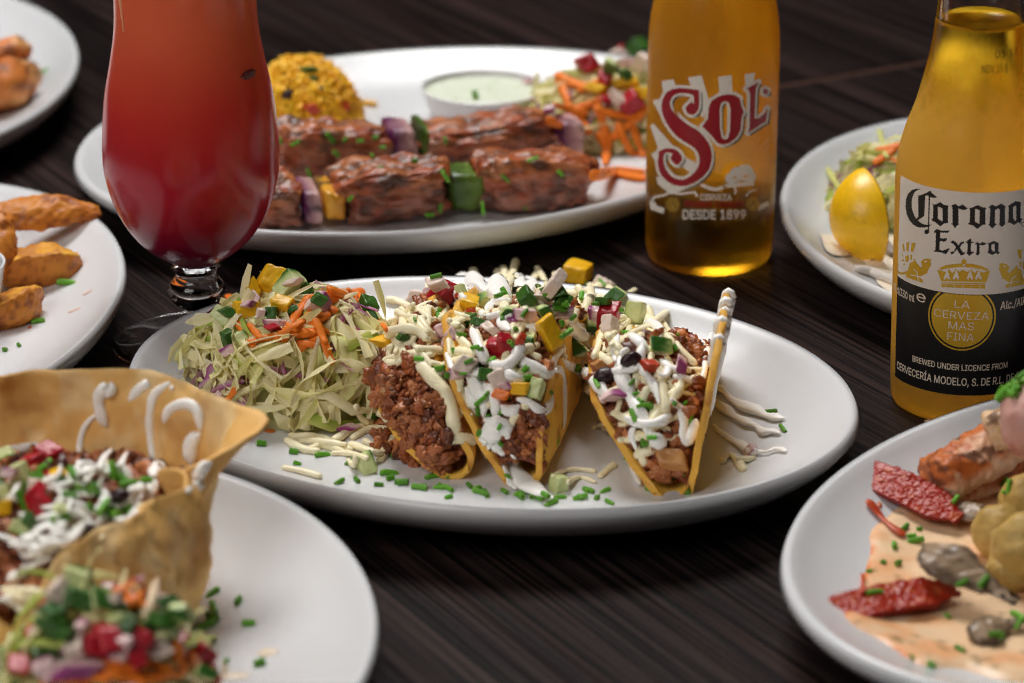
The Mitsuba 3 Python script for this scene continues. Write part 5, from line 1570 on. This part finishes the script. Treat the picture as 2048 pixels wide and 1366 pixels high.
# chicken, potato, ham
for a, b, r, sd, lb, up_ in [((1858, 968, .020), (2060, 850, .036), .0100, 4, 'grilled chicken piece with charred orange crust beyond the upper sausage', 1), ((1975, 870, .036), (2090, 835, .044), .0085, 9, 'pale chicken piece lying on the grilled one', 1.3), ((1890, 985, .014), (2060, 920, .016), .008, 13, 'lower chicken piece tucked below the grilled one', 1.05)]:
    m = body(straight(eye_point(*a), eye_point(*b), 90), r * np.maximum(np.clip(np.minimum(np.linspace(0, 1, 90) / .08, np.linspace(1, 0, 90) / .1), 0, 1)**.5, .2), resample_ring([(1.25 * np.sign(math.cos(t)) * abs(math.cos(t))**.6, .85 * np.sign(math.sin(t)) * abs(math.sin(t))**.6) for t in np.linspace(0, 2 * math.pi, 41)[:-1]], 60), .35, amp=.0030, scale=85, seed=sd, fine=.0013)
    v = m.vertices
    ang = np.concatenate([np.tile(np.arange(60) / 60, 90), [.25, .25]])
    c = lerp3((.56, .17, .04), (.40, .085, .02), nz(v + sd, 90, 3)) if up_ < 1.2 else lerp3((.76, .54, .32), (.62, .36, .17), nz(v, 75, 3))
    c = lerp3(c, np.broadcast_to((.74, .52, .36), c.shape), np.clip(sstep(.55, .68, ang) * (1 - sstep(.92, .99, ang)) * .9 + sstep(.58, .7, nz(v + sd, 90, 9)) * .6, 0, 1))
    c = lerp3(c, np.broadcast_to((.09, .028, .016), c.shape), sstep(.52, .64, nz(v * [1, 1, 2] + sd, 150, 5)) * .8 * (1 - sstep(.5, .6, ang)))
    single('chicken_piece', mikit.ply(m, 'moist', smooth=True, color=np.clip(c, 0, 1)), lb, 'chicken')
    add_seat(m, 'chicken')
for i, (x, y, z, r, lb) in enumerate([(2000, 1065, .020, .0105, 'yellow potato chunk between the mushrooms'), (2052, 1100, .022, .013, 'large yellow potato chunk at the frame edge'), (2015, 1150, .014, .0085, 'small yellow potato chunk below the large one'), (2060, 1010, .022, .012, 'yellow potato chunk under the chicken')]):
    m = trimesh.creation.icosphere(4)
    v = m.vertices * (1 + .26 * (nz(m.vertices + i * 5, 1.6, i)[:, None] - .5) + .07 * (nz(m.vertices + i, 5, 7)[:, None] - .5)) * r
    c = lerp3((.50, .33, .10), (.36, .22, .05), nz(v + i, 120, 4))
    single('potato_chunk', mikit.ply(trimesh.Trimesh(v + eye_point(x, y, z), m.faces, process=False), 'moist', smooth=True, color=c), lb, 'potato', 'potato chunks in the sauce')
    add_seat(trimesh.Trimesh(v + eye_point(x, y, z), m.faces, process=False), 'potato')
m = body(straight(eye_point(2065, 905, .048), eye_point(2058, 770, .066), 40), .0125 * ends(40, .3), ROUND * [.9, 1], 0, up=[0, 1, .2], amp=.0022, scale=80, seed=4, fine=.0004)
c = lerp3((.66, .40, .34), (.52, .24, .19), nz(m.vertices, 70, 3))
hm = single('ham_roll', mikit.ply(m, 'moist', smooth=True, color=lerp3(c, np.broadcast_to((.36, .08, .06), c.shape), sstep(.55, .7, nz(m.vertices, 110, 6)) * .6)), 'pink rolled ham topped with chives on the chicken', 'ham')
add_seat(m, 'ham')
for i in range(34):
    x, y = rng.uniform(2006, 2070), rng.uniform(738, 800)
    if y < 800 - (x - 2006) * .5 or i % 3 == 0:
        p, n = seat(x, y)
        if p[2] > .03:
            single('chive_piece', chive_shape(x, y, size=1.35), 'chive piece in the green sprinkle on top of the ham', 'chive', CHIVE_G)
for x, y in [(1808, 1058), (1838, 1060), (1822, 1075), (1788, 1095), (1766, 1127), (1738, 1145), (1795, 1130), (2005, 966), (2020, 975), (2010, 985), (1965, 1165), (2036, 1235), (1988, 1270), (1920, 1302), (1862, 1335), (1825, 1318), (1895, 1235), (2035, 1245), (1830, 1085), (1925, 1165), (2000, 1275), (1910, 1000), (1750, 1185)]:
    single('chive_piece', chive_shape(x, y, size=1.0), 'chive piece scattered over the creamy sauce', 'chive', CHIVE_G)

# ---------------------------------------------------------------- fried tortilla bowl
BC = np.array([-.165, -.295])
RIMC = [(-175, 72, 66), (-160, 70, 66), (-140, 66, 63), (-122, 62, 61), (-106, 63, 57), (-96, 65, 48), (-89, 66, 38), (-84, 64, 38), (-79, 57, 50), (-73, 52, 58), (-60, 50, 62), (-42, 47, 61), (-22, 45, 60.5), (-10, 48, 61), (-3, 51, 62), (3, 50, 64), (7, 46, 64.5), (10, 48, 61), (13, 56, 61), (16, 68, 64), (19, 80, 68), (22, 87, 70), (26, 85, 71.5), (32, 80, 71.5), (40, 78, 73), (55, 76, 74.5), (72, 74, 76), (88, 72, 75), (102, 70, 74), (109, 67, 75), (112, 73, 76.5), (125, 72, 74), (150, 72, 70)]
ra = np.radians([x[0] for x in RIMC])
per = lambda col, a: np.interp(a, np.concatenate([ra - 2 * np.pi, ra, ra + 2 * np.pi]), np.tile([x[col] for x in RIMC], 3)) / 1000


def tort(a, v):
    """A point of the bowl's wall at angle a, v from 0 (foot) to 1 (rim)."""
    k = 5
    R = sum(per(1, a + d) for d in np.linspace(-.035, .035, k)) / k
    Z = sum(per(2, a + d) for d in np.linspace(-.035, .035, k)) / k
    br = .050 + .003 * np.cos(3 * a)
    w = v**(1.35 + 2.2 * np.exp(-((np.mod(a + np.pi, 2 * np.pi) - np.pi - .33) / .20)**2))
    crease = .010 * np.exp(-((np.mod(a + np.pi, 2 * np.pi) - np.pi - .16) / .055)**2) * np.sin(np.pi * np.clip(v * .9, 0, 1))
    mean = br + (.066 - br) * v
    pleat = .0022 * np.sin(a * 11 + 2 * v) * v * (1 - .4 * v)
    r = br * (1 - w) + R * w + .007 * np.sin(np.pi * v)**1.2 + pleat - crease
    r = r + .011 * (meshkit.fbm(np.stack([np.cos(a) * 3.2, np.sin(a) * 3.2, v * 2.5], -1), 3, 4) - .5) * np.clip(v * 2, 0, 1)
    z = .0092 + (Z - .0092) * v
    return np.stack([BC[0] + r * np.cos(a), BC[1] + r * np.sin(a), z], -1)


n, mm = 34, 420
aa, vv = np.meshgrid(np.linspace(0, 2 * np.pi, mm, endpoint=False), np.linspace(0, 1, n))
o_ = tort(aa, vv)
q = o_.reshape(-1, 3)
f = grid_faces(n, mm, True)
f = np.vstack([f[:, [0, 1, 2]], f[:, [0, 2, 3]]])
sm = trimesh.Trimesh(q, f, process=False)
nv = sm.vertex_normals
outw = q[:, :2] - BC
if (nv[:, :2] * outw).sum() < 0:
    sm.invert()
    nv = -nv
    f = sm.faces
bl = .0014 * (nz(q, 110, 3) - .5) * 2 + .0006 * (nz(q, 330, 5) - .5) * 2
po, pi_ = q + nv * (bl + .0008)[:, None], q + nv * (bl - .0008)[:, None]
kk = n * mm
top, bot = (n - 1) * mm + np.arange(mm), np.arange(mm)
tn, bn = np.roll(top, -1), np.roll(bot, -1)
V = np.vstack([po, pi_, [[BC[0], BC[1], .0095]]])
FF = np.vstack([f, f[:, ::-1] + kk, np.stack([top, tn, tn + kk], 1), np.stack([top, tn + kk, top + kk], 1), np.stack([bn + kk, bot + kk, np.full(mm, 2 * kk)], 1)])
tmesh = trimesh.Trimesh(V, FF, process=False)
tc = lerp3((.84, .54, .20), (.72, .38, .10), nz(V, 38, 3))
tc = lerp3(tc, np.broadcast_to((.88, .68, .38), tc.shape), sstep(.50, .68, nz(V * [1, 1, .6], 75, 6)) * .6)
tc = lerp3(tc, np.broadcast_to((.36, .12, .022), tc.shape), sstep(.55, .72, nz(V + 9, 50, 8)) * .5)
tw = thing('tortilla_bowl', 'fried tortilla bowl filled with beans, cream and diced vegetables', 'tortilla bowl')
part(tw, 'tortilla_shell', mikit.ply(tmesh, 'dry', smooth=True, color=np.clip(tc, 0, 1)))
st = 6
add_seat(tm(o_[::2, ::st].reshape(-1, 3), grid_faces(o_[::2, ::st].shape[0], o_[::2, ::st].shape[1], True)), tw + '_shell')
# the filling
na, nr = 120, 26
av, rv = np.meshgrid(np.linspace(0, 2 * np.pi, na, endpoint=False), np.linspace(0.02, 1, nr))
zf = .0455
vz = np.clip((zf - .0092) / np.maximum(per(2, av) - .0092, .01), 0, .92)
edge = tort(av, vz)
fp = np.stack([BC[0] + (edge[..., 0] - BC[0]) * rv * .87, BC[1] + (edge[..., 1] - BC[1]) * rv * .87, np.minimum(edge[..., 2], zf) + .010 * (1 - rv**2)], -1)
fm = tm(fp.reshape(-1, 3), grid_faces(nr, na, True))
if fm.face_normals[:, 2].mean() < 0:
    fm.invert()
part(tw, 'filling_base', mikit.ply(fm, 'dry', smooth=True, color=lerp3((.16, .05, .03), (.28, .09, .04), nz(fm.vertices, 200, 2))), kind='stuff')
add_seat(trimesh.Trimesh(fm.vertices + [0, 0, .0015], fm.faces, process=False), tw + '_fill')
pts, _ = trimesh.sample.sample_surface(fm, 800, seed=4)
mesh, col = crumbs(pts, .0012, .0026, MINCE + [(.07, .02, .018)], 55)
part(tw, 'minced_beef', mikit.ply(mesh, 'mince', smooth=True, color=col), kind='stuff')


def k4(x, y):
    return x / 2.811, 880 + y / 2.811


def k5(x, y):
    return x / 5.06, 730 + y / 5.06


random_shreds(tw, [(100, 960), (250, 930), (320, 960), (250, 1020), (120, 1080), (20, 1100), (60, 1000)], 16, wr=(9, 13), Lr=(40, 90))
random_shreds(tw, [(20, 1170), (80, 1180), (70, 1240), (40, 1230)], 12, wr=(14, 20), Lr=(40, 70))
for pts_, w in [([(0, 45), (100, 45), (190, 25), (280, 60)], 34), ([(470, 215), (580, 210), (680, 225), (740, 260)], 40), ([(350, 270), (420, 300), (490, 330)], 34), ([(250, 270), (330, 330), (370, 370), (250, 430)], 36), ([(180, 490), (300, 480), (420, 430), (560, 420)], 44), ([(130, 560), (260, 540), (400, 480), (500, 440)], 36), ([(0, 590), (120, 650), (220, 680), (290, 690)], 46), ([(0, 820), (80, 770), (180, 780)], 36), ([(100, 720), (180, 740), (280, 720)], 36), ([(540, 320), (620, 380), (700, 390)], 36), ([(400, 350), (500, 350), (540, 370)], 34), ([(240, 620), (320, 560), (380, 490)], 34),
               ([(20, 870), (110, 960), (150, 1010)], 44), ([(700, 330), (770, 330), (800, 300)], 50), ([(60, 390), (140, 380), (170, 420)], 40), ([(80, 480), (130, 500)], 60), ([(640, 440), (720, 410), (780, 370)], 40)]:
    strand(tw, [k4(*p) for p in pts_], w / 2.811 * 1.25, only=tw, lift=.0034)
r_ = np.random.default_rng(12)
for i in range(20):
    x, y = r_.uniform(20, 560), r_.uniform(180, 640)
    x, y = (x, y) if y < 820 - x * .55 else (x * .4, y)
    sw = r_.uniform(60, 110)
    strand(tw, [k4(x + sw * t, y - 26 * t + 22 * (-1)**t) for t in range(4)], r_.uniform(11, 15), only=tw, lift=.0032)
for pts_, w in [([(1140, 90), (1130, 180), (1060, 230), (1000, 290), (1010, 360), (1030, 450), (1050, 540), (1080, 590)], 100), ([(1130, 190), (1150, 270), (1080, 300)], 90), ([(960, 520), (880, 590), (830, 700), (810, 820), (800, 950), (800, 1100)], 62)]:
    strand(tw, [k5(*p) for p in pts_], w / 5.06, only=tw, wob=.12, flat=.8)
for pts_, w in [([(555, 160), (600, 110), (660, 85), (720, 95), (735, 125)], 44), ([(720, 105), (660, 150), (640, 220), (640, 300), (650, 380), (660, 440)], 36), ([(705, 255), (725, 205), (780, 180), (830, 190), (850, 230), (855, 285)], 46), ([(850, 315), (820, 350), (815, 400), (820, 430)], 60), ([(880, 440), (840, 460), (820, 500)], 50), ([(850, 520), (800, 535), (785, 560)], 46), ([(700, 455), (660, 470), (645, 510)], 66), ([(650, 540), (620, 570), (610, 600)], 60)]:
    strand(tw, [(x / 2.1143, 720 + y / 2.1143) for x, y in pts_], w / 2.1143, only=tw, wob=.12, flat=.8)
for kind, x, y, w, h in [('onion', 160, 75, 90, 70), ('red_pepper', 270, 100, 120, 90), ('red_pepper', 190, 150, 100, 90), ('red_pepper', 265, 205, 60, 60), ('red_pepper', 222, 385, 130, 150), ('cucumber', 30, 120, 100, 110), ('green_pepper', 70, 110, 80, 90), ('cucumber', 110, 220, 120, 110), ('pale_onion', 215, 250, 110, 90), ('yellow_pepper', 345, 200, 90, 70), ('cucumber', 25, 230, 80, 100), ('green_pepper', 20, 280, 90, 60), ('cucumber', 40, 340, 120, 110), ('cucumber', 90, 520, 120, 110), ('yellow_pepper', 20, 410, 80, 90), ('green_pepper', 160, 460, 50, 90), ('green_pepper', 320, 225, 56, 44), ('green_pepper', 100, 350, 80, 50), ('cucumber', 340, 400, 80, 60), ('bean', 640, 320, 130, 90), ('bean', 500, 500, 110, 60), ('pale_onion', 140, 290, 80, 70), ('onion', 60, 180, 70, 60)]:
    die(tw, kind, *k4(x, y), w / 2.811, h / 2.811, only=tw)
for x, y in [(400, 170), (410, 200), (530, 280), (515, 300), (540, 290), (625, 185), (700, 250), (820, 235), (590, 470), (640, 430), (660, 400), (700, 380), (575, 375), (345, 445), (180, 215), (235, 205), (250, 135), (145, 285), (500, 380), (395, 320), (610, 410), (470, 270), (710, 265), (240, 160), (120, 340)]:
    chive(tw, *k4(x, y), only=tw, size=1.35)
# salad in front of the bowl
sal4 = thing('salad', 'diced salad with red and orange pieces in front of the tortilla bowl', 'salad', 'salads on the plates')
salad_heap(sal4, np.array([-.1310, -.3790, .0092]), 0.034, .029, .047, 45)
for x, y, a, L, w in [(720, 920, -.2, 130, 60), (790, 930, .2, 110, 50), (760, 900, -.8, 100, 40), (980, 1130, 1.3, 160, 50), (560, 1260, .1, 260, 46), (640, 1300, -.1, 300, 50), (750, 1330, .1, 280, 50), (850, 1270, .2, 200, 46), (900, 1330, -.2, 220, 50), (500, 1330, .1, 200, 46), (1000, 1240, 1.0, 120, 40), (400, 1350, .2, 180, 46), (700, 1270, .3, 200, 40)]:
    carrot(sal4, *k4(x, y), a, L / 2.811, w / 2.811, only=sal4)
for kind, x, y, w, h in [('green_pepper', 465, 800, 100, 110), ('cucumber', 460, 850, 130, 130), ('pale_onion', 370, 920, 130, 140), ('cucumber', 310, 1010, 170, 130), ('green_pepper', 340, 1060, 180, 110), ('green_pepper', 480, 930, 140, 120), ('cucumber', 560, 940, 110, 120), ('green_pepper', 620, 960, 100, 80), ('cucumber', 650, 1030, 150, 100), ('red_pepper', 590, 1100, 180, 120), ('red_pepper', 560, 1170, 130, 110), ('red_pepper', 770, 1150, 140, 130), ('red_pepper', 760, 1240, 110, 100), ('red_pepper', 140, 1260, 160, 130), ('onion', 290, 1280, 150, 120), ('onion', 440, 1300, 180, 100), ('pale_onion', 440, 1160, 120, 100), ('onion', 480, 1060, 80, 70),
                         ('green_pepper', 890, 1020, 130, 100), ('green_pepper', 930, 930, 110, 80), ('green_pepper', 810, 1070, 90, 80), ('cucumber', 990, 1000, 110, 110), ('pale_onion', 890, 1190, 120, 80), ('onion', 640, 1200, 120, 80), ('green_pepper', 370, 1120, 110, 60), ('pale_onion', 640, 920, 110, 60), ('cucumber', 30, 1250, 90, 110), ('cucumber', 1120, 1300, 110, 90), ('green_pepper', 720, 1030, 80, 110), ('onion', 690, 1180, 90, 90), ('cucumber', 930, 1100, 110, 80)]:
    die(sal4, kind, *k4(x, y), w / 2.811, h / 2.811, lift=.5, only=sal4)
for i in range(150):
    kind = ['red_pepper', 'onion', 'green_pepper', 'cucumber', 'pale_onion', 'carrot', 'green_pepper', 'red_pepper', 'onion', 'tomato'][i % 10]
    z, a_ = rng.uniform(.05, 1), rng.uniform(0, 6.283)
    q = np.array([math.sqrt(1 - z * z) * math.cos(a_) * .036, math.sqrt(1 - z * z) * math.sin(a_) * .031, z**.85 * .050]) + [-.1310, -.3790, .0092]
    s_ = rng.uniform(.0030, .0062)
    part(sal4, NAMES[kind], {**rng.choice(dice(kind)), 'to_world': mat(rand_rot(rng), q, s_)})
for pts_, w, lb, col in [([(1040, 1150), (1120, 1130), (1200, 1115)], 36, 'pale green lettuce strip reaching out of the front salad', (.56, .62, .14)), ([(880, 790), (850, 900), (820, 990)], 44, 'pale cream shred standing up out of the front salad', (.80, .62, .42))]:
    single('lettuce_strip', strand('x', [k4(*p) for p in pts_], w / 2.811, 'moist', 'c', None if 'reach' in lb else None, .3, .5, lambda v, col=col: lerp3(col, np.asarray(col) * .8, nz(v, 200, 3)), True), lb, 'lettuce')
for x, y in [(1195, 865), (1200, 950), (1195, 1005), (1160, 1050)]:
    single('chive_piece', chive_shape(*k4(x, y), size=1.2), 'chive piece on the bare plate right beside the tortilla bowl', 'chive', CHIVE_G)
for x, y in [(477, 1205), (498, 1250), (452, 1326), (520, 1330)]:
    single('chive_piece', chive_shape(x, y, size=1.1), 'lone chive piece farther out on the tortilla bowl plate', 'chive', CHIVE_G)
for k in [k for k in scene if k.startswith('x__') or k.startswith('loose__')]:
    del scene[k]

for x, y, w, h, lb, col in [(540, 862, 20, 7, 'small orange sauce spot beside the salad', (.62, .16, .03)), (1482, 985, 22, 8, 'orange grease spot at the end of the cheese beyond the upright taco', (.70, .34, .12)), (1450, 1000, 12, 5, 'smaller orange grease spot near the rim', (.70, .36, .14)), (1862, 842, 26, 5, 'thin beige sauce smear near the far rim of the sauce plate', (.66, .50, .34)), (1935, 822, 18, 5, 'short beige smear beside the first one', (.66, .50, .34)), (1760, 1010, 10, 8, 'red oil spot left of the upper sausage', (.55, .12, .03)), (150, 620, 30, 6, 'faint pink sauce smear on the potato plate', (.70, .52, .44)), (175, 585, 22, 6, 'second faint pink smear on the potato plate', (.70, .54, .46)), (60, 655, 8, 5, 'tiny red spice spot on the potato plate', (.5, .08, .03)), (535, 1305, 40, 14, 'pale beige smear on the tortilla bowl plate', (.72, .60, .46)), (470, 1352, 60, 12, 'longer beige smear near the front salad', (.72, .60, .46))]:
    p, n = seat(x, y, 'plate')
    k = mm_per_px(p)
    m = trimesh.creation.icosphere(3)
    v = m.vertices * (1 + .9 * (nz(m.vertices + x, 1.7, 3)[:, None] - .5))
    single('sauce_spot', {**mikit.ply(trimesh.Trimesh(v, m.faces, process=False), 'wet', smooth=True, color=np.tile(col, (len(v), 1))), 'to_world': mat(frame_to(n) @ rot([0, 0, 1], .2) @ np.diag([w * k / 2, h * k / 2 * 2.4, .0005]), p)}, lb, 'sauce')
